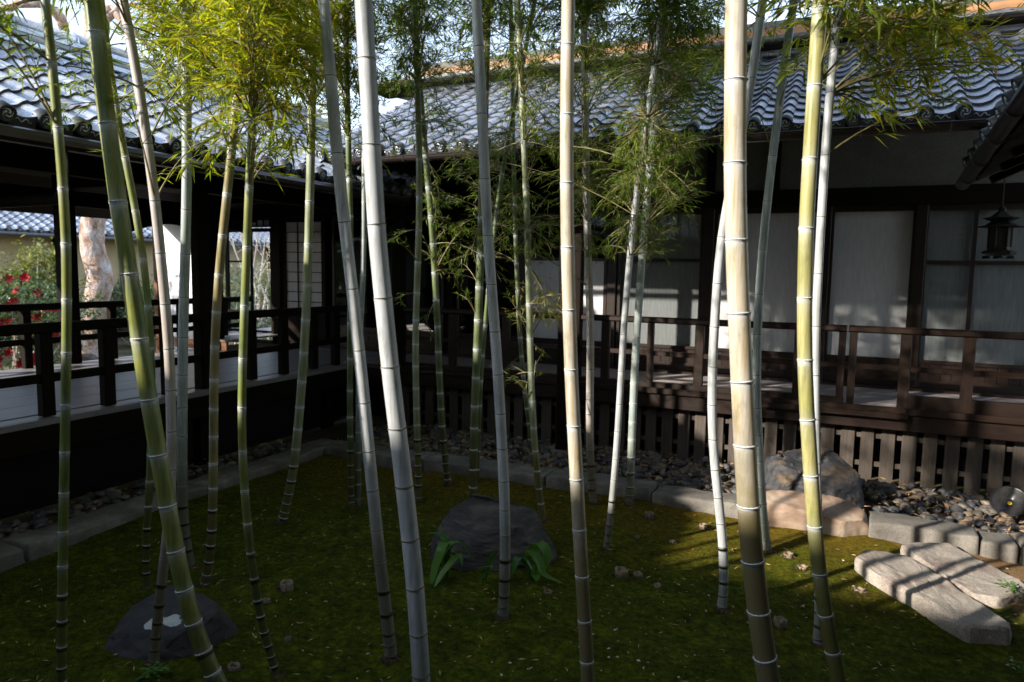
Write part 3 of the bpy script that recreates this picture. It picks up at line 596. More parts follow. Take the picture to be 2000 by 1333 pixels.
for Y_ in (1.2, 3.3, 5.53, 7.6): pbox('tie_beam', (OX, Y_-.06, 2.79), (IX, Y_+.06, 2.93), M_dark['x'], HC, .006)
part('ceiling_board', MB().box((OX-.6, CY0, 2.96), (IX+.5, CY1, 2.98)), [M_dark['y']], HC)
# scalloped hanging board and white end wall
def scal(y): return 2.34+.10*abs(math.sin((y-6.4)*2.9))+.05*abs(math.sin((y-6.4)*1.45))
ysn = [6.35+2.1*i/48 for i in range(49)]
part('scalloped_board', MB().prism([(y, scal(y)) for y in ysn]+[(8.45, 2.62), (6.35, 2.62)], OX+.05, OX+.09, 0), [M_dark['y']], HC)
part('white_wall_panel', MB().box((-9.75, 7.9, .3), (-8.84, 7.96, 2.62)), [M_white], HC)
pbox('base_rail', (-9.8, 7.86, .24), (-8.8, 7.99, .299), M_brn['x'], HC)
# glazed door at the far end
gd = part('glazed_door', MB().box((-9.05, WY-.02, DZ+.13), (-8.99, WY+.02, 2.52)).box((-8.52, WY-.02, DZ+.13), (-8.49, WY+.02, 2.52)).box((-8.10, WY-.02, DZ+.13), (-8.05, WY+.02, 2.52))
     .box((-8.99, WY-.018, 2.46), (-8.1, WY+.018, 2.52)).box((-8.99, WY-.018, DZ+.14), (-8.1, WY+.018, DZ+.19)).box((-8.99, WY-.016, 1.98), (-8.52, WY+.016, 2.01)), [M_dark['z']], HC)
pbox('cross_rail', (-9.05, WY-.03, 1.15), (-8.06, WY-.022, 1.22), wood('red_brown_rail', (.13, .05, .03), (.2, .09, .05), .5, 'x'), gd)
pbox('glass_pane', (-8.99, WY-.003, DZ+.19), (-8.1, WY+.003, 2.46), M_glass, gd, 0)
tr = part('transom_window', MB().box((-8.5, WY-.03, 2.53), (-7.95, WY-.01, 2.555)).box((-8.5, WY-.03, 2.64), (-7.95, WY-.01, 2.668)), [M_dark['x']], HC)
for i in range(5): pbox('muntin', (-8.5+.135*i-.008, WY-.03, 2.556), (-8.5+.135*i+.008, WY-.012, 2.639), M_dark['z'], tr, 0)
pbox('paper_screen', (-8.5, WY-.009, 2.54), (-7.95, WY-.004, 2.66), M_paper, tr, 0)
# corridor roof
TL_ = math.atan(.47); lu, lv_ = Vector((0, 1, 0)), Vector((-math.cos(TL_), 0, math.sin(TL_))); lo = Vector((-4.75, 2.05-22*TP+.02, 2.83)); NC = 48
NR = 12
m = MB(); slab(m, lo+Vector((-.05, 0, -.03)), lu, lv_, NC*TP, NR*TE+.1, -.06, -.03); roofL = part('roof', m, [M_dark['y']], HC)
tile_roof(roofL, lo, lu, lv_, NC, NR, lambda p: p.y > 2.2)
rx = (lo+lv_*(NR*TE)); bl = Vector((math.cos(TL_), 0, math.sin(TL_)))
m = MB(); slab(m, Vector((rx.x-2.7, lo.y, rx.z-2.7*math.tan(TL_))), Vector((0, 1, 0)), bl, NC*TP, 2.7/math.cos(TL_), -.02, .05); part('far_slope', m, [M_tile], roofL)
m = MB(); slab(m, Vector((rx.x-2.68, lo.y, rx.z-2.68*math.tan(TL_))), Vector((0, 1, 0)), bl, NC*TP, 2.66/math.cos(TL_), .055, .09); part('under_boarding', m, [M_dark['y']], roofL)
for k in range(3):
    yy = lo.y; i = 0
    while yy < 8.4:
        L = .5+.08*((i*5+k*2) % 3); pbox('ridge_course_tile', (rx.x-.13+.015*k, yy, rx.z-.01+.06*k), (rx.x+.15-.015*k, yy+L-.006, rx.z+.046+.06*k), M_noshi if k % 2 else M_tile, roofL, .008); yy += L; i += 1
i = 0; yy = lo.y
while yy < 8.4:
    part('ridge_cap_tile', MB().tube([(rx.x, yy, rx.z+.19), (rx.x, yy+.27, rx.z+.19), (rx.x, yy+.272, rx.z+.19), (rx.x, yy+.3, rx.z+.19)], [.085, .085, .098, .098], 12), [M_tile], roofL, True); yy += .302
for i in range(39):
    m = MB(); slab(m, lo+Vector((-.10, .1+i*.3, -.05)), lu, lv_, .055, 2.2, -.12, -.062); part('rafter', m, [M_dark['x']], roofL)
pbox('fascia_board', (-4.80, lo.y, 2.73), (-4.775, 8.3, 2.80), M_dark['y'], HC)
gx = -4.64
gutL = part('gutter', MB().tube([(gx, lo.y, 2.70), (gx, 7.1, 2.70)], .052, 10), [M_gutter], HC)
q = gpt(95, 300); part('downpipe', MB().tube([(gx-.02, 3.07, 2.72), (gx-.02, 3.07, 2.42), (gx-.06, 3.05, 2.34), (gx-.5, 2.85, 2.30), (gx-.95, 2.7, 2.28)], [.035, .035, .036, .034, .034], 10), [M_gutter], HC, True)

# ================================================================ house wing on the right and house on the camera side (they shade the court)
HR = thing('right_wing', 'dark eave with gutter of the wing beside the slab path', 'house', (3, 3, 0))
ga, gb = onx(1880, 360, .87), onx(2000, 190, .87); gs = (gb.z-ga.z)/(gb.y-ga.y)
ru, rv = Vector((0, -1, -gs)).normalized(), Vector((math.cos(TH), 0, math.sin(TH))); rv = (rv-ru*rv.dot(ru)).normalized(); ro = Vector((.885, ga.y-.02, ga.z+.10))
m = MB(); slab(m, ro+Vector((.05, 0, -.03)), ru, rv, 9.8, 2.9, -.06, -.03); roofR = part('roof', m, [M_dark['y']], HR)
for c in range(39):
    o = inst('eave_tile', EAVE, roofR, frame(ru, rv, ru.cross(rv), ro+ru*(TP*c))); o.matrix_parent_inverse = parent_inv(roofR)
    for r in range(5):
        o = inst('roof_tile', TILE, roofR, frame(ru, rv, ru.cross(rv), ro+ru*(TP*c)+rv*(TE*r))); o.matrix_parent_inverse = parent_inv(roofR)
m = MB(); slab(m, ro+rv*(5*TE), ru, rv, 9.6, 1.7, .0, .03); part('upper_slope', m, [M_tile], roofR)
G = lambda y: Vector((.87, y, ga.z+gs*(y-ga.y)))
gr = part('gutter', MB().tube([G(ga.y), G(-2)], .052, 12), [M_gutter], HR, True)
for i in range(13):
    y = ga.y-.25-.55*i; q = G(y); part('gutter_bracket', MB().tube([q+Vector((.14, 0, .06)), q+Vector((.07, 0, -.01))]+[q+Vector((.058*math.cos(a), 0, .058*math.sin(a))) for a in [0, -.6, -1.2, -1.8, -2.4, -3.1]], .006, 5), [M_metal], gr)
for i in range(24):
    m = MB(); slab(m, ro+Vector((.10, -.2-i*.38, -.05+gs*(-.2-i*.38))), ru, rv, .06, 2.4, -.12, -.062); part('rafter', m, [M_dark['x']], roofR)
pbox('wall', (2.7, -3, 0), (2.8, 6.3, 3.6), M_plaster, HR, 0)
for i in range(5): pbox('post', (2.60, -2.5+2.1*i, 0), (2.72, -2.38+2.1*i, 3.7), M_dark['z'], HR)
pbox('upper_wall', (3.3, -9, 3.0), (3.5, 6.6, 7.6), M_plaster, HR, 0)  # unseen upper storey, added to cut sky light in the court
part('upper_roof', MB().prism([(2.5, 7.3), (5.2, 8.6), (8, 7.3), (8, 7.45), (5.2, 8.75), (2.5, 7.45)], -9, 6.8, 1), [M_tile], HR)
HN = thing('near_house', 'plastered house with tiled gable roof behind the viewer', 'house', (-1, -3, 0))
pbox('wall', (-15.6, -5.2, 0), (6, -5.0, 3.4), M_plaster, HN, 0); pbox('wall', (-15.6, -1.9, 0), (6, -1.8, 3.3), M_plaster, HN, 0)
part('roof', MB().prism([(-6.3, 2.75), (-3.4, 4.28), (-.85, 2.75), (-.85, 2.87), (-3.4, 4.42), (-6.3, 2.87)], -16, 6.4, 0), [M_tile], HN)
pbox('upper_wall', (-3.0, -5.0, 3.0), (6.4, -2.6, 7.6), M_plaster, HN, 0)  # added storey out of view, holds sky light off the ground
part('upper_roof', MB().prism([(-6.0, 7.2), (-3.8, 8.6), (-1.9, 7.2), (-1.9, 7.35), (-3.8, 8.75), (-6.0, 7.35)], -3.6, 7, 0), [M_tile], HN)
for i in range(13): pbox('post', (-15.6+1.8*i, -1.95, 0), (-15.48+1.8*i, -1.78, 3.3), M_dark['z'], HN)

# ================================================================ stones
def rock(name, hull, mat, label, cat, seed=0, sub=4, amp=.03, freq=3, strat=.0, group=None, fine=.008, cuts=0, bev=.02):
    bm = bmesh.new(); vs = [bm.verts.new(p) for p in hull]; r = bmesh.ops.convex_hull(bm, input=vs)
    for v in [v for v in bm.verts if not v.link_faces]: bm.verts.remove(v)
    bmesh.ops.triangulate(bm, faces=bm.faces)
    bmesh.ops.bevel(bm, geom=list(bm.edges), offset=bev, segments=1, affect='EDGES')
    bmesh.ops.triangulate(bm, faces=bm.faces)
    for _ in range(sub):
        es = [e for e in bm.edges if e.calc_length() > .03]
        if es: bmesh.ops.subdivide_edges(bm, edges=es, cuts=1, use_grid_fill=True)
        bmesh.ops.triangulate(bm, faces=bm.faces)
    bm.normal_update(); c = sum((Vector(p) for p in hull), Vector())/len(hull); c.z = 0
    rr = random.Random(seed)
    for v in bm.verts:
        q = v.co*freq+Vector((seed*5.1, 0, 0)); n = v.normal
        d = noise.fractal(q, 1.0, 2.0, 4)*amp
        if strat:
            u = Vector((v.co.x*1.6+v.co.z*11, v.co.y*2-v.co.z*8, v.co.z*6)); t = noise.noise(u)*2.2; d += strat*(abs(t-round(t))*1.6-.4)
        v.co += n*d
    for _ in range(cuts):
        n = Vector((rr.gauss(0, 1), rr.gauss(-.3, 1), rr.uniform(-.1, 1))).normalized(); mx = max((v.co-c).dot(n) for v in bm.verts); lim = mx*rr.uniform(.80, .93); wob = rr.uniform(0, 9)
        for v in bm.verts:
            e = (v.co-c).dot(n)-lim
            if e > 0: v.co -= n*(e*.92)
    bm.normal_update()
    for v in bm.verts: v.co += v.normal*(noise.noise(v.co*26)*fine+noise.noise(v.co*60)*fine*.5)
    for v in bm.verts: v.co -= c
    me = bpy.data.meshes.new(name); bm.to_mesh(me); bm.free(); o = link(name, me, None, [mat], False); me.shade_smooth(); me.set_sharp_from_angle(angle=math.radians(30)); o.location = c
    return tag(o, label, cat, group)
rock('slate_rock', [(-2.441, 3.95, -0.047), (-2.385, 3.84, -0.047), (-2.003, 3.8, -0.047), (-1.659, 4.1, -0.047), (-1.604, 4.3, -0.047), (-2.469, 4.4, -0.047), (-1.678, 4.55, -0.047), (-2.441, 4.2, 0.282), (-2.366, 4.36, 0.334), (-2.096, 4.38, 0.31), (-1.752, 4.42, 0.273), (-1.734, 4.18, 0.254), (-2.31, 4.05, 0.254), (-2.031, 3.98, 0.188), (-1.715, 4.08, 0.188), (-2.366, 3.92, 0.094)], M_slate,
     'angular dark slate rock standing in the moss behind the strap-leaved plants', 'rock', 1, 4, .02, 3, .028, cuts=6, bev=.008)
rock('dark_boulder', [(-.56, 6.1, -.05), (-.5, 6.65, -.05), (.25, 6.65, -.05), (.33, 6.25, -.05), (.1, 6.05, -.05), (-.56, 6.25, .30), (-.40, 6.3, .44), (-.3, 6.6, .45), (.1, 6.55, .46), (.24, 6.4, .38), (.33, 6.3, .2), (-.1, 6.08, .25), (-.45, 6.1, .18), (.18, 6.12, .22)], M_boulder,
     'big dark blue-grey boulder on the gravel against the lattice', 'rock', 2, 4, .05, 2.8, .010, cuts=12, fine=.010)
rock('tan_bench_rock', [(-.56, 5.62, -.05), (-.50, 5.95, -.05), (.30, 5.98, -.05), (.34, 5.80, -.05), (.1, 5.62, -.05), (-.55, 5.64, .17), (-.47, 5.86, .235), (.0, 5.93, .23), (.28, 5.95, .20), (.345, 5.82, .16), (.12, 5.64, .155), (-.3, 5.6, .18)], M_bench,
     'low pinkish tan rock lying in line with the kerb in front of the boulder', 'rock', 3, 4, .022, 3.5, 0, fine=.004, cuts=6)
lr = rock('lichen_rock', [(-.34, -.02, -.05), (-.2, -.25, -.05), (.12, -.28, -.05), (.34, -.08, -.05), (.32, .26, -.05), (-.25, .3, -.05), (-.3, .05, .08), (-.16, .2, .17), (.12, .22, .19), (.30, .10, .17), (.28, -.06, .13), (.05, -.16, .12), (-.16, -.14, .07)], M_lichen,
     'dark low rock with a white lichen patch at the shaded left of the moss', 'rock', 4, 4, .018, 3, .010, cuts=4, bev=.015)
L0 = gpt(250, 1275); lr.location = Vector((L0.x, L0.y+.20, 0))
def slab_stone(name, px4, z, mat, label, seed):
    pts = [onz(x, y, z) for x, y in px4]; bot = [onz(x, y, z) for x, y in px4]
    hull = [(p.x, p.y, z) for p in pts]+[(p.x+.004, p.y-.006, -.06) for p in bot]
    cx = sum(p.x for p in pts)/len(pts); cy = sum(p.y for p in pts)/len(pts)
    hull = [(cx+(x-cx)*(1.0 if zz > 0 else 1.02), cy+(y-cy)*(1.0 if zz > 0 else 1.02), zz) for x, y, zz in hull]
    return rock(name, hull, mat, label, 'stepping stone', seed, 4, .012, 6, 0, fine=.005, bev=.012)
slab_stone('stepping_slab', [(1668, 1088), (1690, 1073), (1772, 1082), (1885, 1160), (1975, 1215), (1968, 1228), (1890, 1222), (1790, 1165), (1700, 1115)], .075, M_slab, 'long rough stone slab with purplish stains, bordered by moss on its outer side', 5)
slab_stone('stepping_slab', [(1757, 1063), (1790, 1056), (1855, 1060), (1990, 1132), (2012, 1150), (1950, 1168), (1900, 1160), (1830, 1115)], .075, M_slab, 'cleaner stone slab lying between the stained slab and the kerb', 6)

# ================================================================ bamboo
# each culm: label words, kind, base pixel on the ground, centre-line pixels, width in pixels, node heights in pixels, height of the shade-darkened foot
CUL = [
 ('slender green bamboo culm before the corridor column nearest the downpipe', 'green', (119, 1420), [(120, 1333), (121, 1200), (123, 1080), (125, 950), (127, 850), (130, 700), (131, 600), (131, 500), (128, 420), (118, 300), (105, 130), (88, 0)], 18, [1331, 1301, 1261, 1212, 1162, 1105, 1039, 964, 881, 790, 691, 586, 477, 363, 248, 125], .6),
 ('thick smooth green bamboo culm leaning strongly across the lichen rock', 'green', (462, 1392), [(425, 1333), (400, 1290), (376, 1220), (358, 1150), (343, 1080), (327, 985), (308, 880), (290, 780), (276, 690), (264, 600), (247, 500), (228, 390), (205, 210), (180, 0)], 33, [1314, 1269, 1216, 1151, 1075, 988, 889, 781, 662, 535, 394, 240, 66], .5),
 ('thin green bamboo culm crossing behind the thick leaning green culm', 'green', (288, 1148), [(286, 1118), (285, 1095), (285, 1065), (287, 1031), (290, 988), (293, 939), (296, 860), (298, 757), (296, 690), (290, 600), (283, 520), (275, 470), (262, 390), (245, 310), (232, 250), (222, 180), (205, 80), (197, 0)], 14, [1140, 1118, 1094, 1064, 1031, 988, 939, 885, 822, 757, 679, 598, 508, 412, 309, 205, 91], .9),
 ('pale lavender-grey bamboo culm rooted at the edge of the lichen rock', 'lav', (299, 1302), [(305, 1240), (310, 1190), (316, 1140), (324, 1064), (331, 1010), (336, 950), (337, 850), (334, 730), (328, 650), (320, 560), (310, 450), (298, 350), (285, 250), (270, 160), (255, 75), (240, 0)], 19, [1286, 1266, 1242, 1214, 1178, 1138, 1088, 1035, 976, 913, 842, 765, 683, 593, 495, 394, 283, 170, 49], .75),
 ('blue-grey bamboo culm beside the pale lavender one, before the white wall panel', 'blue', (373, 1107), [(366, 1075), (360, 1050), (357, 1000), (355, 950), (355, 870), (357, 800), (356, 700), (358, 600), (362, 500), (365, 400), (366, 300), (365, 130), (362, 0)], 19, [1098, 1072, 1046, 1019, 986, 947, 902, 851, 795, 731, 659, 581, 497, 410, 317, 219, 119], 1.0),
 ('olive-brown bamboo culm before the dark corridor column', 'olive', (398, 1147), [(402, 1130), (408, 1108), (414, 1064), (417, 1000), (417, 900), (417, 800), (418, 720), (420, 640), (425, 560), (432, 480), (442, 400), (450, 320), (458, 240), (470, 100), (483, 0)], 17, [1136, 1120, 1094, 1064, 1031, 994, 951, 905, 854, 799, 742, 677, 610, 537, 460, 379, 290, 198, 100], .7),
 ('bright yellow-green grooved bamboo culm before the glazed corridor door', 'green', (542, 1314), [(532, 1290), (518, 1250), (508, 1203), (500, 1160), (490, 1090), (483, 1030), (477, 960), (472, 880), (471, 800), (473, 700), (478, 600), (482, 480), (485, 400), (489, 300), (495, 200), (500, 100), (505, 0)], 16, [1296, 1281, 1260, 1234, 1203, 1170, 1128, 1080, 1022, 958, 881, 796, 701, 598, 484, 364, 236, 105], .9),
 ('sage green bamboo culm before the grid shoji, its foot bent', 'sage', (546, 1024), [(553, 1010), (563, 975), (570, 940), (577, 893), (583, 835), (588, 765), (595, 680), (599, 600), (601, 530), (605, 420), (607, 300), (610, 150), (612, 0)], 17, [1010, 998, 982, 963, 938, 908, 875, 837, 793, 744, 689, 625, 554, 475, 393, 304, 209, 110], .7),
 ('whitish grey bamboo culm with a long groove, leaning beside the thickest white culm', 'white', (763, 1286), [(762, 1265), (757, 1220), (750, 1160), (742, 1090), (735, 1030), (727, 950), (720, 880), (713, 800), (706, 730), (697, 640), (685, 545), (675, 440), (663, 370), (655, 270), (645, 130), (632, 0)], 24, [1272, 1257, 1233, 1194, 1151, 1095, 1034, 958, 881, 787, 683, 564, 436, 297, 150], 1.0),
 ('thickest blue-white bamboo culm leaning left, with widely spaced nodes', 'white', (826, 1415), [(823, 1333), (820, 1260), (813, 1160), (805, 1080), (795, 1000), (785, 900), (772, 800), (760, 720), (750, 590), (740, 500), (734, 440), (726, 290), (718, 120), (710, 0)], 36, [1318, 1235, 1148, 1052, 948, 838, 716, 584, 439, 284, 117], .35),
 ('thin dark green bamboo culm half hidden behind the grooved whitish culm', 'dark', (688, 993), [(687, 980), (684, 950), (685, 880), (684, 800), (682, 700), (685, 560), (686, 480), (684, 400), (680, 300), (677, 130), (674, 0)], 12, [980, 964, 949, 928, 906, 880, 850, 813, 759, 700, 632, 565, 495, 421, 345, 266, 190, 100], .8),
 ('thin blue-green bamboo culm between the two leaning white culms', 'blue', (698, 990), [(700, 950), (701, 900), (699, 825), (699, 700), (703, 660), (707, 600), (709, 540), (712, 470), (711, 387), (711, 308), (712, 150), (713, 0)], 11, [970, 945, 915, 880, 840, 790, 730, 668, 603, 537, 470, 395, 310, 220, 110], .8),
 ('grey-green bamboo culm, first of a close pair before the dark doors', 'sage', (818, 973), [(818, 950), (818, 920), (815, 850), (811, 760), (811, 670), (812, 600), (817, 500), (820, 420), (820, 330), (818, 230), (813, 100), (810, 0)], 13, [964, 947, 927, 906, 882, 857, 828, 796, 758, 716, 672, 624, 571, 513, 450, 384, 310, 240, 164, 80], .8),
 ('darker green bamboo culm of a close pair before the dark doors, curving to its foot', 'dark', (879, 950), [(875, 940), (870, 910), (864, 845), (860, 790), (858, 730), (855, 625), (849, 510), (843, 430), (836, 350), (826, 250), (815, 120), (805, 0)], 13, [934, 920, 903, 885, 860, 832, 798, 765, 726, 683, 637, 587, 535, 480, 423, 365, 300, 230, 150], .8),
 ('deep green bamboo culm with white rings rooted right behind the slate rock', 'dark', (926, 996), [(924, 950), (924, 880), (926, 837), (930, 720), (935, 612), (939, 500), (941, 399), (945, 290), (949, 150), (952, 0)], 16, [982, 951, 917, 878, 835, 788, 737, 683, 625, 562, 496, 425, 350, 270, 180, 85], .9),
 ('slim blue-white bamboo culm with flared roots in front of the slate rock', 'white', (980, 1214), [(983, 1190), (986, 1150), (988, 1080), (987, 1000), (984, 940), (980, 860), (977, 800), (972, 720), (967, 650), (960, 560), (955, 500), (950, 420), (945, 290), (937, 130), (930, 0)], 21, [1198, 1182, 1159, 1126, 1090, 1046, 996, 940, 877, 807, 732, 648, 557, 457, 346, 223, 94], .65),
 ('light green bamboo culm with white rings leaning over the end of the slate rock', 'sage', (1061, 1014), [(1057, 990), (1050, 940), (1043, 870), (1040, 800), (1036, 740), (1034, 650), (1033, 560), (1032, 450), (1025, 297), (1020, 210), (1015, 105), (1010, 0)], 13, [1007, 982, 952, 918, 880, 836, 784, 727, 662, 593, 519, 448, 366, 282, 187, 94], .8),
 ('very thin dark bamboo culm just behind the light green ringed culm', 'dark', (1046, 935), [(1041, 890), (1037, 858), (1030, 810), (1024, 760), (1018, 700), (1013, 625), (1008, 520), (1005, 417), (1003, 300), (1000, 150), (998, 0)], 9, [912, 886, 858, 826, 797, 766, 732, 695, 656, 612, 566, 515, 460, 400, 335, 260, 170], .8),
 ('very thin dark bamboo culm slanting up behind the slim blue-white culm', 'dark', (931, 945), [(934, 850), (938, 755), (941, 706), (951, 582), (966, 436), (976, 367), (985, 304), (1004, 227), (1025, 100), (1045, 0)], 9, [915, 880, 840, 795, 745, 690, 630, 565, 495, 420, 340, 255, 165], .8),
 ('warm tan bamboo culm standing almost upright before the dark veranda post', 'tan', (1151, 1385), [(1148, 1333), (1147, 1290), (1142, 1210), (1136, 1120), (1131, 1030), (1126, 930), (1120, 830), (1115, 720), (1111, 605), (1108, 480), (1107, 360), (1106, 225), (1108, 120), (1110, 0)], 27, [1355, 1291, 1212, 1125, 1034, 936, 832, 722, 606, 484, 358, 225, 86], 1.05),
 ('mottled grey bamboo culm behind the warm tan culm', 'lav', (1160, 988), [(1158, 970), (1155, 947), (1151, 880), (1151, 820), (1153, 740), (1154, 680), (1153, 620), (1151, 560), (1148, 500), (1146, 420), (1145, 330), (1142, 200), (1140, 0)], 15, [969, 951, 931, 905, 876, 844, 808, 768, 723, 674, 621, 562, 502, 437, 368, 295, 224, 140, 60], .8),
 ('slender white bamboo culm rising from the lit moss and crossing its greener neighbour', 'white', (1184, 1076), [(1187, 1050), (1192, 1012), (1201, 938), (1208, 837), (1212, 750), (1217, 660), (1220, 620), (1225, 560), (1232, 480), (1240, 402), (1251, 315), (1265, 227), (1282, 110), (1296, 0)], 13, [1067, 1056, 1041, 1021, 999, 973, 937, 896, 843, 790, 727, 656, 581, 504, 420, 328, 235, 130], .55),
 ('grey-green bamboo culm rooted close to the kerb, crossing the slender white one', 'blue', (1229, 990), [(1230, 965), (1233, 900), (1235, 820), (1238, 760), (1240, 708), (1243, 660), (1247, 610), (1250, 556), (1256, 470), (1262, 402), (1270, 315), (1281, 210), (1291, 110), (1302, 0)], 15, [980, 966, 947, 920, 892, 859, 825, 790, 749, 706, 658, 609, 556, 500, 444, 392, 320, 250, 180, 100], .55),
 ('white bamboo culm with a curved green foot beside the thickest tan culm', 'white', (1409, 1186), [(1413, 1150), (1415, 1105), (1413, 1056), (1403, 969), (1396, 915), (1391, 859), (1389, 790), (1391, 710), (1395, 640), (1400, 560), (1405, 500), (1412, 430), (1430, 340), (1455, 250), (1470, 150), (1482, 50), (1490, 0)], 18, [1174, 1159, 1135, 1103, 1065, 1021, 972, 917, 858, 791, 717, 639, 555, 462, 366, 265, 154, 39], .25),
 ('thickest tan and cream bamboo culm, smooth, coloured darker green towards its shaded foot', 'tan', (1524, 1425), [(1502, 1333), (1493, 1280), (1480, 1190), (1468, 1095), (1460, 990), (1455, 870), (1449, 745), (1443, 612), (1439, 500), (1436, 400), (1435, 320), (1436, 160), (1438, 0)], 44, [1365, 1283, 1194, 1095, 988, 870, 745, 612, 471, 319, 158], 1.35),
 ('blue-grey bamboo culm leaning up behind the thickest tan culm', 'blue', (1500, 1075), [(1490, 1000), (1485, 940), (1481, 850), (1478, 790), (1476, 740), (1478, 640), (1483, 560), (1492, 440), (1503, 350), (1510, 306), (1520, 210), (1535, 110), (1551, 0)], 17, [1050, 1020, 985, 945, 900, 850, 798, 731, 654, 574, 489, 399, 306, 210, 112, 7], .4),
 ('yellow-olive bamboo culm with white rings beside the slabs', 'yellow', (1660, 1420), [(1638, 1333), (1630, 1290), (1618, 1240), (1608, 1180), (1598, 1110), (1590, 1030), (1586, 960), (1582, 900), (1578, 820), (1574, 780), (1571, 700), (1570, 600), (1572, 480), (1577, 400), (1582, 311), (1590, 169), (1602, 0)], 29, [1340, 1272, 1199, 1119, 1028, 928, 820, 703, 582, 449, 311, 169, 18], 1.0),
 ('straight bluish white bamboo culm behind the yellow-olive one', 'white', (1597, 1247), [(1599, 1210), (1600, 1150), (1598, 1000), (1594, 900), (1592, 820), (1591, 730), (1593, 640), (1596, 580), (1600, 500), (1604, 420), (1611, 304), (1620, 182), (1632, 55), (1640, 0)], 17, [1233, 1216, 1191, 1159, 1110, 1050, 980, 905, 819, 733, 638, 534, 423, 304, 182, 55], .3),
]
FH = Vector((FW.x, FW.y, 0)).normalized()
def node_mesh(white):
    m = MB()
    if white: m.lathe([(.99, -.95), (1.03, -.7), (1.045, -.1), (1.07, .0)], 14, mi=0).lathe([(1.08, .0), (1.13, .1), (1.06, .24)], 14, mi=1).lathe([(1.05, .22), (1.035, .4), (.98, .6)], 14, mi=0)
    else: m.lathe([(.99, -.6), (1.035, -.3), (1.05, -.12)], 14, mi=0).lathe([(1.05, -.14), (1.12, .04), (1.09, .2), (.98, .32)], 14, mi=1)
    me = m.mesh('node_ring'); me.materials.append(M_nodeW); me.materials.append(M_nodeD); me.shade_smooth(); return me
NODE = {True: node_mesh(True), False: node_mesh(False)}
def catmull(P_, ts, T):
    out = []
    for t in ts:
        i = max(0, min(len(T)-2, int(np.searchsorted(T, t)-1)))
        p1, p2 = P_[i], P_[i+1]; p0 = P_[i-1] if i else p1*2-p2; p3 = P_[i+2] if i+2 < len(P_) else p2*2-p1
        h = (t-T[i])/max(1e-6, T[i+1]-T[i]); d1 = (p2-p0)*.5; d2 = (p3-p1)*.5
        out.append(p1*(2*h**3-3*h*h+1)+d1*(h**3-2*h*h+h)+p2*(-2*h**3+3*h*h)+d2*(h**3-h*h))
    return out
CULMS = []
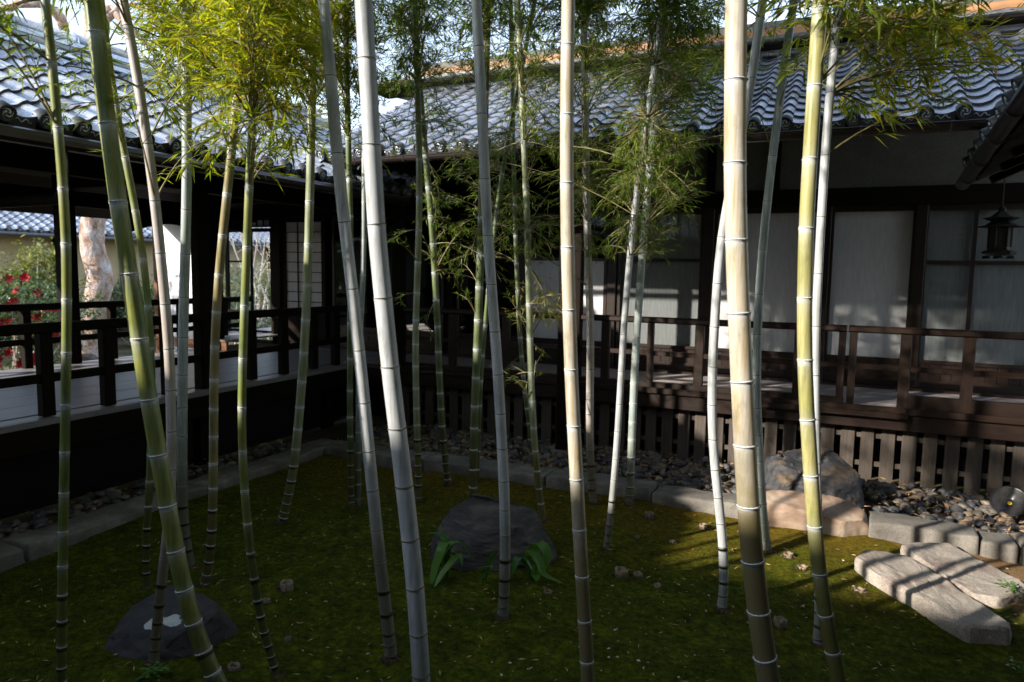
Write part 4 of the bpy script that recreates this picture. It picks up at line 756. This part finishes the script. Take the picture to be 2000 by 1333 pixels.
for ci, (lab, kind, base, line, wpx, nodes_y, lowz) in enumerate(CUL):
    b0 = onz(base[0], base[1], 0); b0.z = hgt(b0.x, b0.y)
    nrm = FH; dep = (b0-EYE).dot(nrm)
    def unp(x, y): d = ray(x, y); return EYE+d*(dep/d.dot(nrm))
    line = list(line)
    for _ in range(2):
        line = [line[0]]+[((x+(line[i][0]+(line[i+2][0]-line[i][0])*(y-line[i][1])/(line[i+2][1]-line[i][1])))/2, y) for i, (x, y) in enumerate(line[1:-1])]+[line[-1]]
    pts = [b0-Vector((0, 0, .03))]+[unp(x, y) for x, y in line if y < base[1]-4]
    ys_ = [base[1]]+[y for x, y in line if y < base[1]-4]
    # the culm goes on above the picture, bowing over
    tg = (pts[-1]-pts[-3]).normalized(); lean = Vector((tg.x, tg.y, 0))
    k = 0
    while pts[-1].z < 7.0:
        tg = (tg+lean*.02+Vector((random.uniform(-.02, .02), random.uniform(-.02, .02), .06))).normalized(); pts.append(pts[-1]+tg*.35); ys_.append(-20-40*k); k += 1
    T = np.concatenate([[0], np.cumsum([(pts[i+1]-pts[i]).length for i in range(len(pts)-1)])])
    nt_ = sorted(float(np.interp(-y, [-q for q in ys_], T)) for y in nodes_y if y < base[1]-3)
    sp = nt_[-1]-nt_[-2]
    while nt_[-1]+sp < T[-1]-.05: nt_.append(nt_[-1]+sp); sp = min(sp*1.02, .36)
    r0 = wpx/2*dep/FPX
    root = thing('bamboo_culm', lab, 'bamboo', b0, 'bamboo culms in the courtyard')
    rad = lambda t: r0*(1.05-.035*t)*(1+.12*max(0, 1-t/.12))
    ts = []; rs = []; bl_ = []; stops = [0]+nt_+[float(T[-1])]
    for i in range(len(stops)-1):
        a, b = stops[i], stops[i+1]; q = min(.012, (b-a)*.2)
        for f in [0, .25, .5, .75, .9]:
            t = a+(b-a)*f
            if f == 0 and i: ts += [a-q, a, a+q]; rs += [rad(a)*1.0, rad(a)*1.0, rad(a)*.985]; bl_ += [.95, .8, .25]
            else: ts.append(t); rs.append(rad(t)*(.99 if f else 1)); bl_.append({.75: .12, .9: .4}.get(f, 0))
    ts.append(float(T[-1])); rs.append(rad(T[-1])*.6); bl_.append(0)
    cps = catmull(pts, ts, T)
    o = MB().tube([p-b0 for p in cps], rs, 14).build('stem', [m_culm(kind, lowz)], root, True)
    at = o.data.attributes.new('bloom', 'FLOAT', 'POINT'); at.data.foreach_set('value', np.repeat(bl_, 14).astype(np.float32))
    white = kind not in ('white', 'lav') and not (kind == 'blue' and ci in (4, 25))
    for ni, t in enumerate(nt_):
        gap = t-(nt_[ni-1] if ni else 0); zs_ = min(.0055+.09*rad(t), max(.003, gap*.055))
        p, p2 = catmull(pts, [t, min(t+.02, T[-1])], T)
        Rq = (p2-p).to_track_quat('Z', 'Y') if (p2-p).length > 1e-5 else Quaternion()
        inst('node_ring', NODE[white], root, Matrix.Translation(p-b0) @ Rq.to_matrix().to_4x4() @ Matrix.Rotation(random.uniform(-.05, .05), 4, 'X') @ Matrix.Diagonal((rad(t), rad(t), zs_, 1)))
    # root collar
    m = MB()
    for k in range(22):
        a = 2*PI*k/22+random.uniform(-.1, .1); L = random.uniform(.5, 1.3)*r0+.008; c, s = math.cos(a), math.sin(a)
        m.tube([(c*r0*.9, s*r0*.9, r0*random.uniform(.4, 1.1)), (c*(r0+L*.5), s*(r0+L*.5), r0*.3), (c*(r0+L), s*(r0+L), -.02)], [.003, .0035, .002], 4)
    m.lathe([(r0*1.02, r0*.6), (r0*1.15, r0*.3), (r0*1.4, .0), (r0*1.5, -.03)], 12)
    m.build('root_collar', [M_root], root)
    CULMS.append(dict(root=root, pts=pts, T=T, nodes=nt_, dep=dep, b0=b0, rad=rad, tw=MB(), lv=Leaves(), lvx=kind, idx=ci))

# foliage: sprays, each a thin branch from a node, twigs, and leaves at the twig ends
def spray(C, p0, p1, nleaf, lsz=.085, sag=.10, spread=.22, tint=(.4, .22), twig=True):
    b0 = C['b0']; d = p1-p0; L = d.length; N_ = 7
    path = [p0+d*(i/N_)+Vector((0, 0, 4*sag*L*(i/N_)*(1-i/N_)*.8)) for i in range(N_+1)]
    if twig: C['tw'].tube([p-b0 for p in path], [.0045*(1-.75*i/N_)+.0006 for i in range(N_+1)], 4, caps=False)
    dn = d.normalized(); side = dn.cross(Vector((0, 0, 1)))
    side = side.normalized() if side.length > .05 else Vector((1, 0, 0))
    ntw = max(3, nleaf//7)
    for k in range(ntw):
        f = .22+.78*(k+random.random()*.8)/ntw; f = min(f, 1.0); i = min(N_-1, int(f*N_)); q = path[i].lerp(path[i+1], f*N_-i)
        s = (1 if k % 2 else -1)*random.uniform(.2, 1.0); u = random.uniform(-.45, .45)
        td = (dn*random.uniform(.5, 1.1)+side*s+Vector((0, 0, u))).normalized(); tl = spread*random.uniform(.4, 1.15)*(1.15-.45*f)
        e = q+td*tl+Vector((0, 0, -.12*tl)); mid = (q+e)/2+Vector((0, 0, .06*tl))
        if twig: C['tw'].tube([q-b0, mid-b0, e-b0], [.0018, .0012, .0006], 3, caps=False)
        for j in range(random.randint(5, 8)):
            g_ = random.uniform(.35, 1.0); o_ = q.lerp(e, g_) if g_ < .98 else e
            ld = (td*random.uniform(.6, 1.2)+Vector((random.gauss(0, .55), random.gauss(0, .55), random.gauss(-.22, .35)))).normalized()
            nv = Vector((random.gauss(0, .45), random.gauss(0, .45), 1))
            Ls = lsz*random.uniform(.55, 1.25); C['lv'].leaf(o_-b0, ld, nv, Ls, Ls*random.uniform(.105, .155), min(.999, max(0, random.gauss(*tint))), random.uniform(0, .25))
def near_culm(x, y, among=None):
    best = None
    for C in CULMS:
        if among is not None and C['idx'] not in among: continue
        d = ray(x, y); p = EYE+d*(C['dep']/d.dot(FH))
        tz = min(C['T'][-1], max(0, float(np.interp(p.z, [q.z for q in C['pts']], C['T'])))); c = catmull(C['pts'], [tz], C['T'])[0]
        dist = (Vector((c.x, c.y))-Vector((p.x, p.y))).length
        if best is None or dist*random.uniform(.3, 1.9) < best[0]: best = (dist, C, p)
    return best[1], best[2]
def at_node(C, z):
    zs = [(abs(q.z-z), q) for q in catmull(C['pts'], C['nodes'], C['T'])]; return min(zs, key=lambda t: t[0])[1]
def region(xr, yr, count, nleaf, among, lsz=.085, rise=.35, tint=(.4, .22), spread=.22, jit=.45):
    for _ in range(count):
        x, y = random.uniform(*xr), random.uniform(*yr); C, p = near_culm(x, y, among)
        p = p+FH*random.uniform(-jit, jit); hor = (p-at_node(C, p.z)); 
        p0 = at_node(C, p.z-rise*min(1.2, hor.length)*random.uniform(.3, 1)+random.uniform(-.3, .3)); d = p-p0
        if d.length > 1.15: # the branch itself is short; keep the leafy end where it was seen, from a bowed side shoot
            p0 = p-d.normalized()*1.15 if False else p0
        spray(C, p0, p, nleaf, lsz, .10, spread, tint)
L_ = (2, 3, 4, 5, 6, 7, 10, 11); MID = (10, 11, 12, 13, 14, 16, 17, 18, 20, 21, 22)
region((290, 690), (-90, 110), 150, 84, (3, 4, 5, 6, 7, 10), .080, .4, (.5, .25))
region((310, 690), (80, 220), 84, 66, (4, 5, 6, 7, 10), .076, .3, (.5, .25))
region((380, 640), (200, 300), 16, 60, (5, 6, 7, 10), .085, .1, (.35, .2))
region((140, 330), (120, 250), 10, 45, (2, 3), .075, .2, (.3, .2))
region((-20, 110), (20, 130), 7, 42, (0,), .075, .2, (.35, .2)); region((0, 300), (-60, 30), 8, 40, (0, 2, 3), .08, .2, (.5, .2))
region((640, 1410), (-100, 50), 250, 84, MID, .074, .4, (.35, .2))
region((650, 1390), (20, 160), 180, 66, MID, .070, .35, (.4, .25))
region((640, 900), (120, 290), 44, 55, (10, 11, 12, 13), .075, .3)
region((1000, 1400), (120, 280), 96, 56, (20, 21, 22, 16), .062, .3, (.5, .25))
region((850, 1390), (270, 400), 116, 62, (16, 17, 18, 20, 21, 22), .062, .1, (.4, .22), .2)
region((820, 1350), (370, 500), 92, 54, (13, 16, 17, 20, 21, 22), .058, .05, (.4, .22), .2)
region((770, 1000), (440, 640), 18, 36, (12, 13, 14, 16), .058, .05)
region((1000, 1130), (560, 640), 14, 42, (16, 17), .06, .1, (.85, .15)); region((960, 1060), (670, 760), 6, 30, (16, 17), .05, .1, (.7, .2))
region((1540, 1960), (-90, 40), 40, 64, (26, 27, 25), .088, .2, (.45, .25), .22, .3); region((1800, 1960), (30, 150), 18, 60, (27,), .098, .0, (.6, .25), .22, .2)
region((1690, 1870), (135, 210), 10, 46, (27,), .09, -.1, (.45, .25), .2, .2); region((1480, 1680), (10, 110), 10, 46, (25, 27), .09, .2)
region((1470, 1500), (140, 190), 3, 24, (25,), .06); region((1300, 1420), (130, 300), 12, 50, (22, 21), .08, .2)
# an even, airy canopy along the top of the picture, each stretch from the culms standing there
for xb in range(290, 1400, 60):
    near = [C['idx'] for C in CULMS if C['dep'] > 3.3 and abs(CUL[C['idx']][3][-1][0]-xb) < 170 and C['idx'] not in (8, 9, 15, 19, 24, 26)]
    if near: region((xb-30, xb+90), (-70, 150), 11 if xb < 680 else 9, 60, near, .075, .3, (.45, .25), .24)
# crowns above the picture
for C in CULMS:
    zlo = (5.2 if C['idx'] < 3 else 4.5) if C['idx'] < 9 else 1.92+.42*C['dep']+.25
    for k in range(60):
        z = random.uniform(zlo, 6.9 if C['idx'] < 14 else 5.7); p0 = at_node(C, z); a = random.uniform(0, 2*PI); L = random.uniform(.5, 1.45)
        p1 = p0+Vector((math.cos(a)*L, math.sin(a)*L, random.uniform(.0, .35)))
        d_ = (p1-EYE).dot(FH)
        if min(p0.z, p1.z) < 1.92+.42*max(d_, 1)+.2: continue
        spray(C, p0, p1, 90, .14, .08, .30, (.4, .2))
for C in CULMS:
    if C['tw'].v: C['tw'].build('branch', [simple('bamboo_twig', [(.3, (.10, .09, .03)), (.7, (.22, .19, .08))], 20, None, .6, .1, .001)], C['root'])['kind'] = 'stuff'
    if C['lv'].a:
        br = C['root']; mt = M_leafSunlit if C['idx'] in (3, 4, 5, 6, 7, 27) else (M_leafG if C['idx'] in (0, 1, 2, 10, 25, 26, 27) else M_leafD)
        stuff(link('foliage', C['lv'].mesh('foliage'), br, [mt]))

# ================================================================ strap-leaved plants by the slate rock
def strap(root, pts, wmax, mat=M_broad):
    pts = [Vector(p) for p in pts]; T = np.linspace(0, len(pts)-1, 9); c = catmull(pts, T, np.arange(len(pts), dtype=float)); vs = []; k = len(c)
    for i, p in enumerate(c):
        f = i/(k-1); t = (c[min(i+1, k-1)]-c[max(i-1, 0)]).normalized(); s = t.cross(Vector((0, 0, 1))); s = s.normalized() if s.length > .1 else RT.copy()
        s = (s+RT*.6*(1 if s.dot(RT) > 0 else -1)).normalized(); w_ = wmax*(.18+.82*math.sin(PI*min(1, f*.92+.05))**.8)*(1 if f < .96 else .3); up = s.cross(t)
        vs += [p-s*w_/2+up*w_*.12, p, p+s*w_/2+up*w_*.12]
    m = MB(); m.add(vs, [(i*3+j, i*3+j+1, i*3+j+4, i*3+j+3) for i in range(k-1) for j in (0, 1)])
    me = bpy.data.meshes.new('leaf'); me.from_pydata(m.v, [], m.f); at = me.attributes.new('tint', 'FLOAT', 'POINT'); at.data.foreach_set('value', [random.random()]*len(me.vertices))
    return link('leaf', me, root, [mat], True)
def plant(label, bpx, leaves):
    b = gpt(*bpx); root = thing('strap_leaved_plant', label, 'plant', b, 'strap-leaved plants before the slate rock')
    dep = (b-EYE).dot(FH)
    for arc, w_, off in leaves:
        ps = []
        for i, (x, y) in enumerate(arc):
            d = ray(x, y); p = EYE+d*((dep+off*i/len(arc))/d.dot(FH)); ps.append(p-b)
        strap(root, [Vector((0, 0, 0))]+ps, w_*1.5)
plant('strap-leaved plant with long drooping leaves at the left foot of the slate rock', (872, 1126), [([(872, 1075), (862, 1045), (830, 1042)], .03, .1), ([(866, 1080), (868, 1060), (850, 1110), (842, 1145)], .045, -.15), ([(880, 1085), (888, 1090), (865, 1120), (848, 1148)], .035, -.2), ([(880, 1070), (898, 1060), (912, 1075), (925, 1095)], .028, .05), ([(885, 1080), (898, 1085), (903, 1108)], .03, 0), ([(868, 1070), (876, 1062), (858, 1098)], .045, -.1)])
plant('small strap-leaved plant with a few short leaves before the middle of the slate rock', (948, 1140), [([(938, 1118), (948, 1108), (962, 1108)], .045, -.05), ([(958, 1100), (970, 1080), (985, 1073)], .035, .0), ([(955, 1105), (960, 1085), (975, 1074), (956, 1100)], .03, 0)])
plant('strap-leaved plant with broad upright leaves at the right foot of the slate rock', (1042, 1134), [([(1045, 1085), (1050, 1062), (1066, 1075), (1068, 1110)], .055, -.1), ([(1035, 1090), (1036, 1075), (1055, 1100), (1062, 1125)], .05, -.1), ([(1030, 1100), (1026, 1088), (1040, 1110), (1041, 1128)], .03, -.05), ([(1025, 1105), (1012, 1090), (1000, 1125)], .04, -.05), ([(1050, 1110), (1065, 1125), (1100, 1140)], .03, -.15), ([(1038, 1122), (1046, 1125), (1048, 1136)], .04, -.1)])
def weed(label, bpx, n, h):
    b = gpt(*bpx); root = thing('small_weed', label, 'plant', b); lv = Leaves()
    for _ in range(n):
        a = random.uniform(0, 2*PI); r = random.uniform(0, .05); lv.leaf((r*math.cos(a), r*math.sin(a), random.uniform(.005, h)), (math.cos(a), math.sin(a), random.uniform(.0, .8)), (0, 0, 1), random.uniform(.02, .045), random.uniform(.012, .022), random.random(), .3)
    link('foliage', lv.mesh('foliage'), root, [M_broad]); MB().tube([(0, 0, -.01), (.005, 0, h*.6), (0, .004, h)], [.002, .0015, .001], 4).build('stem', [M_broad], root)
weed('tuft of fresh green fern at the end of the cleaner slab', (1968, 1168), 70, .09); weed('small light green weed beside the foot of the leaning green culm', (300, 1325), 55, .05)
weed('little green sprout in the moss at the border beyond the stained slab', (1992, 1312), 20, .05)

# ================================================================ cut bamboo stumps
STP = [((1213, 1124), .048, .05, 'short hollow bamboo stump with a rooty collar, the taller of two together'), ((1246, 1126), .034, .025, 'low cut bamboo stump touching the taller rooty stump'),
 ((1284, 1146), .026, .014, 'flat pale cut bamboo stump past the pair of stumps'), ((1070, 1158), .030, .012, 'ring-like cut bamboo end flush with the moss before the slate rock'), ((457, 1306), .034, .02, 'round cut bamboo stump at the foot of the leaning green culm'),
 ((1373, 1032), .034, .04, 'pale weathered bamboo stump behind the white culm with the curved foot'), ((1313, 1060), .026, .018, 'small ring stump of bamboo between the slender white culm and the curved one'), ((1540, 1088), .038, .03, 'split bamboo stump in the sunlit moss before the tan rock'),
 ((1568, 1110), .038, .014, 'flat pale cut bamboo disc in the sunlit moss beside the yellow-olive culm'), ((1679, 1155), .036, .016, 'flat cut bamboo stump beside the stained slab'), ((1524, 1222), .042, .05, 'rooty brown bamboo stump behind the thickest tan culm'),
 ((1268, 1012), .042, .055, 'conical fibrous bamboo stump below the kerb'), ((560, 1150), .045, .05, 'broken fibrous bamboo stump in dark moss by the yellow-green culm'), ((562, 1250), .022, .012, 'small oval cut bamboo end right of the yellow-green culm foot'),
 ((520, 1176), .026, .02, 'dark little cut stump against the yellow-green culm'), ((1244, 1052), .022, .02, 'tiny weathered stump behind the slender white culm foot'), ((785, 950), .05, .03, 'wide flat rotten stump behind the thickest white culm')]
for (p_, r, h, lab) in STP:
    r *= .85; h *= .75
    b = gpt(*p_); root = thing('bamboo_stump', lab, 'stump', b, 'cut bamboo stumps in the moss'); ax, ay = random.uniform(-.15, .15), random.uniform(-.15, .15)
    m = MB().lathe([(r*1.06, -.03), (r*1.02, h*.5), (r, h), (r*.93, h+.004), (r*.70, h+.002), (r*.62, h-.006), (r*.58, h-.018), (0.001, h-.02)], 14)
    m.v = [(x*(1+.08*math.sin(3*math.atan2(y, x))), y*(1+.06*math.cos(2*math.atan2(y, x)+r*90)), z+x*ax+y*ay+.004*math.sin(5*math.atan2(y, x))) for x, y, z in m.v]
    m.build('cut_stem', [M_cut], root, True)
    m = MB()
    for k in range(18):
        a = random.uniform(0, 2*PI); L = random.uniform(.3, 1.0)*r; c, s = math.cos(a), math.sin(a)
        m.tube([(c*r*.98, s*r*.98, h*random.uniform(.2, .9)), (c*(r+L*.5), s*(r+L*.5), h*.35), (c*(r+L), s*(r+L), -.008)], [.003, .003, .0015], 4)
    stuff(m.build('root_fringe', [M_root], root))

# ================================================================ lamps
def lantern(label, loc, s=1.0):
    root = thing('hanging_lantern', label, 'lantern', loc, 'bronze lanterns hung under the eave'); n = 6
    b = MB().lathe([(.075*s, 0), (.145*s, .02*s), (.15*s, .035*s), (.10*s, .06*s), (.10*s, .085*s)], n); b.build('base', [M_bronze], root)
    m = MB().lathe([(.092*s, .086*s), (.092*s, .29*s)], n)
    cage = m.build('cage', [simple('dim_lantern_screen', [(.3, (.012, .012, .012)), (.7, (.03, .03, .028))], 60, None, .8, .8, .004)], root)
    for k in range(6):
        a = 2*PI*k/6; MB().tube([(.098*s*math.cos(a), .098*s*math.sin(a), .085*s), (.098*s*math.cos(a), .098*s*math.sin(a), .285*s)], .009*s, 5).build('cage_post', [M_bronze], cage)
    roof = MB().lathe([(.205*s, .262*s), (.21*s, .268*s), (.13*s, .305*s), (.085*s, .34*s), (.16*s, .352*s), (.095*s, .385*s), (.045*s, .43*s), (.03*s, .44*s), (.035*s, .465*s), (.012*s, .49*s), (.006*s, .50*s)], n)
    roof.v = [(x, y, z+(.02*s if math.hypot(x, y) > .15*s else 0)*math.cos(6*math.atan2(y, x))) for x, y, z in roof.v]; roof.build('roof', [M_bronze], root)
    for k in range(6):
        a = 2*PI*(k+.5)/6; MB().lathe([(.0, -.03*s), (.03*s, -.028*s), (.02*s, .0)], 6, (.12*s*math.cos(a), .12*s*math.sin(a), .0)).build('foot', [M_bronze], root)
    MB().tube([(0, 0, .5*s), (0, 0, 2.98-loc[2])], .005, 5).build('hanging_rod', [M_bronze], root)
q = ony(1950, 500, 7.85); lantern('dark bronze hanging lantern with two-tiered roof before the glass door beside the paper doors', (q.x, q.y, q.z), .92)
q = ony(767, 478, 7.95); lantern('dark bronze hanging lantern half hidden behind the thickest white culm', (q.x, q.y, q.z), .8)
LP = onz(1966, 1012, .0); root = thing('garden_spotlight', 'round black garden spotlight on a stake in the gravel by the lattice', 'lamp', (LP.x, LP.y, -.02))
ax = (Vector((-.25, -.75, .62))).normalized(); c = Vector((.01, 0, .155)); Rm = ax.to_track_quat('Z', 'Y').to_matrix()
def tilt(mb): mb.v = [tuple(c+Rm @ Vector(v)) for v in mb.v]; return mb
tilt(MB().lathe([(.0, -.13), (.04, -.125), (.07, -.08), (.118, -.02), (.130, .0), (.135, .012), (.128, .02), (.118, .014)], 28)).build('housing', [M_black], root, True)
M_refl = simple('lamp_reflector', [(.3, (.02, .02, .022)), (.7, (.035, .035, .038))], 30, None, .22, .05, .001)
tilt(MB().lathe([(.118, .012), (.085, -.004), (.05, -.022), (.022, -.03), (.0, -.03)], 28)).build('reflector', [M_refl], root, True)
tilt(MB().lathe([(.016, -.034), (.016, -.028), (.0, -.026)], 12)).build('lamp_chip', [simple('yellow_lamp_chip', [(.3, (.75, .55, .04)), (.7, (.85, .65, .06))], 10, None, .4)], root)
MB().tube([c-ax*.08, c-ax*.10-Vector((0, 0, .05)), (.0, .02, -.05)], .014, 8).build('stake', [M_black], root)
MB().lathe([(.05, .0), (.05, .025), (.03, .035), (.0, .035)], 14, (0, .02, 0)).build('foot', [M_black], root)

# ================================================================ garden beyond the corridor
PB = onz(188, 700, -.12)
pine = thing('pine_tree', 'old pine with curved flaky trunk beyond the corridor railing', 'pine', (PB.x, PB.y, -.16)); b = Vector((PB.x, PB.y, -.16)); dep = (b-EYE).dot(FH)
def U(x, y, off=0): d = ray(x, y); return EYE+d*((dep+off)/d.dot(FH))-b
tp = [Vector((0, 0, -.1))]+[U(x, y) for x, y in ((188, 690), (185, 650), (188, 590), (196, 550), (192, 525), (182, 490), (180, 460), (183, 420), (182, 380), (178, 300), (175, 220), (178, 130))]
Tt = np.linspace(0, len(tp)-1, 60); cc = catmull(tp, Tt, np.arange(len(tp), dtype=float)); m = MB()
m.tube(cc, [.235*(1.18-.3*i/59)*(1+.5*max(0, .08-i/59)*6) for i in range(60)], 26)
m.v = [tuple(Vector(v)*1+Vector((noise.noise(Vector(v)*7), noise.noise(Vector(v)*7+Vector((5, 0, 0))), 0))*.025) for v in m.v]; m.build('trunk', [M_pine], pine, True)
limbs = [([(178, 130), (165, 90), (160, 85), (130, 70), (120, 40), (90, 12), (40, 8), (0, 18), (-60, 5)], .16), ([(178, 135), (120, 72), (100, 68), (60, 55), (30, 48), (-20, 40)], .10), ([(176, 140), (200, 70), (205, 30), (215, 18), (240, 45), (262, 68)], .13), ([(205, 40), (250, 10), (300, 30), (312, 55), (330, 52)], .07), ([(240, 45), (270, 70), (290, 95), (305, 100)], .06), ([(178, 140), (178, 40), (185, -60), (200, -160)], .15)]
pl = Leaves()
for arc, r in limbs:
    ps = [U(x, y, random.uniform(-.3, .3)) for x, y in arc]; T_ = np.linspace(0, len(ps)-1, 28); c_ = catmull(ps, T_, np.arange(len(ps), dtype=float)); mm = MB().tube(c_, [r*(1-.6*i/27) for i in range(28)], 10)
    mm.v = [tuple(Vector(v)+Vector((noise.noise(Vector(v)*5), 0, noise.noise(Vector(v)*5+Vector((3, 0, 0)))))*.05) for v in mm.v]; mm.build('limb', [M_pine], pine, True)
    e = c_[-1]
    for t in range(3):
        e2 = e+Vector((random.gauss(0, .5), random.gauss(0, .5), random.uniform(.1, .6)))
        for _ in range(60):
            d = Vector((random.gauss(0, 1), random.gauss(0, 1), random.gauss(.6, .8))); pl.leaf(e2+Vector((random.gauss(0, .16), random.gauss(0, .16), random.gauss(0, .08))), d, (1, 0, .3), random.uniform(.1, .16), .006, random.random())
stuff(link('needles', pl.mesh('needles'), pine, [M_needle]))
def shrub(name, label, cat, c, rad, n, mat, leaf, flowers=0, trunk=True, hang=0):
    root = thing(name, label, cat, c); lv = Leaves(); rx_, ry_, rz_ = rad
    cl = [Vector((random.gauss(0, .45)*rx_, random.gauss(0, .45)*ry_, rz_*random.uniform(.25, 1.7))) for _ in range(26)]
    for _ in range(n):
        k = random.choice(cl); p = k+Vector((random.gauss(0, .22)*rx_, random.gauss(0, .22)*ry_, random.gauss(0, .16)*rz_)); d = Vector((random.gauss(0, 1), random.gauss(0, 1), random.gauss(-.1, .7)))
        lv.leaf(p, d, (random.gauss(0, .5), random.gauss(0, .5), 1), leaf*random.uniform(.6, 1.2), leaf*.5, min(.99, max(0, random.gauss(.5, .25))), .15)
    stuff(link('foliage', lv.mesh('foliage'), root, [mat]))
    m = MB()
    for k in cl[:14]: m.tube([(0, 0, -.1), k*.5+Vector((0, 0, -.1)), k], [.03, .018, .006], 5)
    m.build('stem', [M_bark], root)
    for i in range(flowers):
        k = random.choice(cl); a = (Vector((0, 0, EYE.z))-Vector(c)); a.z = 0; a = a.normalized(); sd = Vector((-a.y, a.x, 0)); p = a*random.uniform(.55, .8)*rx_+sd*random.uniform(-.75, .75)*rx_+Vector((0, 0, rz_*random.uniform(.55, 1.9))); fm = MB()
        for t in range(7):
            th = 2*PI*t/7; u_ = Vector((math.cos(th), math.sin(th), .55)); s_ = Vector((-math.sin(th), math.cos(th), 0)); R2 = .075
            fm.add([(0, 0, 0), u_*R2*.6-s_*R2*.4, u_*R2+Vector((0, 0, .01)), u_*R2*.6+s_*R2*.4], [(0, 1, 2, 3)])
        o = fm.build('flower', [M_flower], root); o.location = p; o.rotation_euler = (a+Vector((random.gauss(0, .4), random.gauss(0, .4), .5))).to_track_quat('Z', 'Y').to_euler()
    return root
q = onx(20, 640, -11.5); shrub('camellia_bush', 'leafy camellia bush with red blossoms beyond the outer railing', 'bush', (q.x, q.y, -.1), (1.25, 1.25, .95), 5200, M_shrub, .09, 66)
q = onx(66, 560, -15.6); shrub('garden_tree', 'small tree with pale olive leaves between camellia and garden house', 'tree', (q.x, q.y, .7), (.9, .9, .85), 2600, M_shrubY, .12)
shrub('shade_evergreen', 'dense evergreen tree out of view, added to keep sun off the corridor shoji', 'tree', (-11.3, 3.7, .9), (1.0, 1.0, 1.6), 6500, M_shrub, .13)  # unseen tree added to shade the shoji
q = onx(262, 600, -16.2); shrub('green_shrub', 'dense dark green shrub beside the pine trunk', 'bush', (q.x, q.y, -.1), (.8, 1.0, .85), 3400, M_shrub, .10)
q = onx(455, 600, -12.5); shrub('green_shrub', 'blue-green shrub seen through the glazed corridor door', 'bush', (q.x, q.y, -.1), (.7, .9, 1.0), 3000, M_shrub, .09)
q = onx(490, 600, -14.2); shrub('garden_tree', 'sunlit pale leafy tree behind the bare trees seen through the glazed door', 'tree', (q.x, q.y, -.1), (1.1, 1.1, 1.15), 3600, M_shrubY, .10)
q = onx(540, 600, -13.6); shrub('green_shrub', 'narrow dark shrub at the hinge edge of the glazed corridor door', 'bush', (q.x, q.y, -.1), (.45, .6, 1.0), 2200, M_shrub, .09)
q = onx(15, 705, -9.6); shrub('fern_clump', 'bright green low fern clump under the outer railing', 'plant', (q.x, q.y, -.1), (.3, .3, .3), 500, M_broad, .12)
for i, (x_, h_) in enumerate(((505, 2.9), (530, 2.5))):
    q = onx(x_, 640, -13.2); root = thing('bare_tree', ('slim bare tree with one tall pale stem behind the glazed corridor door', 'slim bare tree with low forking stems at the edge of the glazed corridor door')[i], 'tree', (q.x, q.y, -.15)); m = MB()
    for k in range(5):
        a = random.uniform(0, 2*PI); e = Vector((math.cos(a)*.7, math.sin(a)*.7, h_+random.uniform(-.5, .5))); md = e*.5+Vector((random.gauss(0, .1), random.gauss(0, .1), 0)); m.tube([(0, 0, 0), md, e], [.05, .03, .008], 6)
        for _ in range(5):
            s = md.lerp(e, random.random()); m.tube([s, s+Vector((random.gauss(0, .3), random.gauss(0, .3), random.uniform(.2, .6)))], [.012, .003], 4)
    m.build('trunk', [M_bark], root)
for (x_, y_, X_, r, lab) in ((60, 690, -10.5, .28, 'grey garden rock under the outer railing beside the fern clump'), (160, 690, -12.0, .35, 'dark garden rock at the foot of the pine'), (15, 712, -9.4, .22, 'bluish flat garden rock by the fern clump')):
    q = onx(x_, y_, X_); rock('garden_rock', [(q.x+r*math.cos(t)*s, q.y+r*math.sin(t)*s, z) for z, s in ((-.2, 1), (.12*r/.28, .95), (.28*r/.28, .5)) for t in [2*PI*k/6+s for k in range(6)]], M_boulder, lab, 'rock', int(x_), 2, .03, 3)
GX = -17.5; HG = thing('garden_house', 'low garden building with beige wall and blue-grey tiled roof beyond the pine', 'house', (GX-2, 13, 0))
pbox('wall', (GX-1.1, 4, -.16), (GX-1.0, 24, 2.75), M_beige, HG, 0)
for i in range(11): pbox('post', (GX-1.0, 4.2+1.9*i, -.16), (GX-.93, 4.32+1.9*i, 2.75), M_dark['z'], HG)
pbox('base_board', (GX-.99, 4, -.16), (GX-.95, 24, .75), M_dark['y'], HG, 0)
ez = onx(0, 447, GX).z; go = Vector((GX, 8.0, ez))
gv = Vector((-math.cos(TL_), 0, math.sin(TL_))); m = MB(); slab(m, go+Vector((0, -4, -.03)), lu, gv, 20, 2.6, -.06, -.02); roofG = part('roof', m, [M_dark['y']], HG)
tile_roof(roofG, go, lu, gv, 60, 11, lambda p: True)
part('gutter', MB().tube([(GX+.08, 4, ez-.10), (GX+.08, 24, ez-.10)], .05, 8), [M_metal], HG)
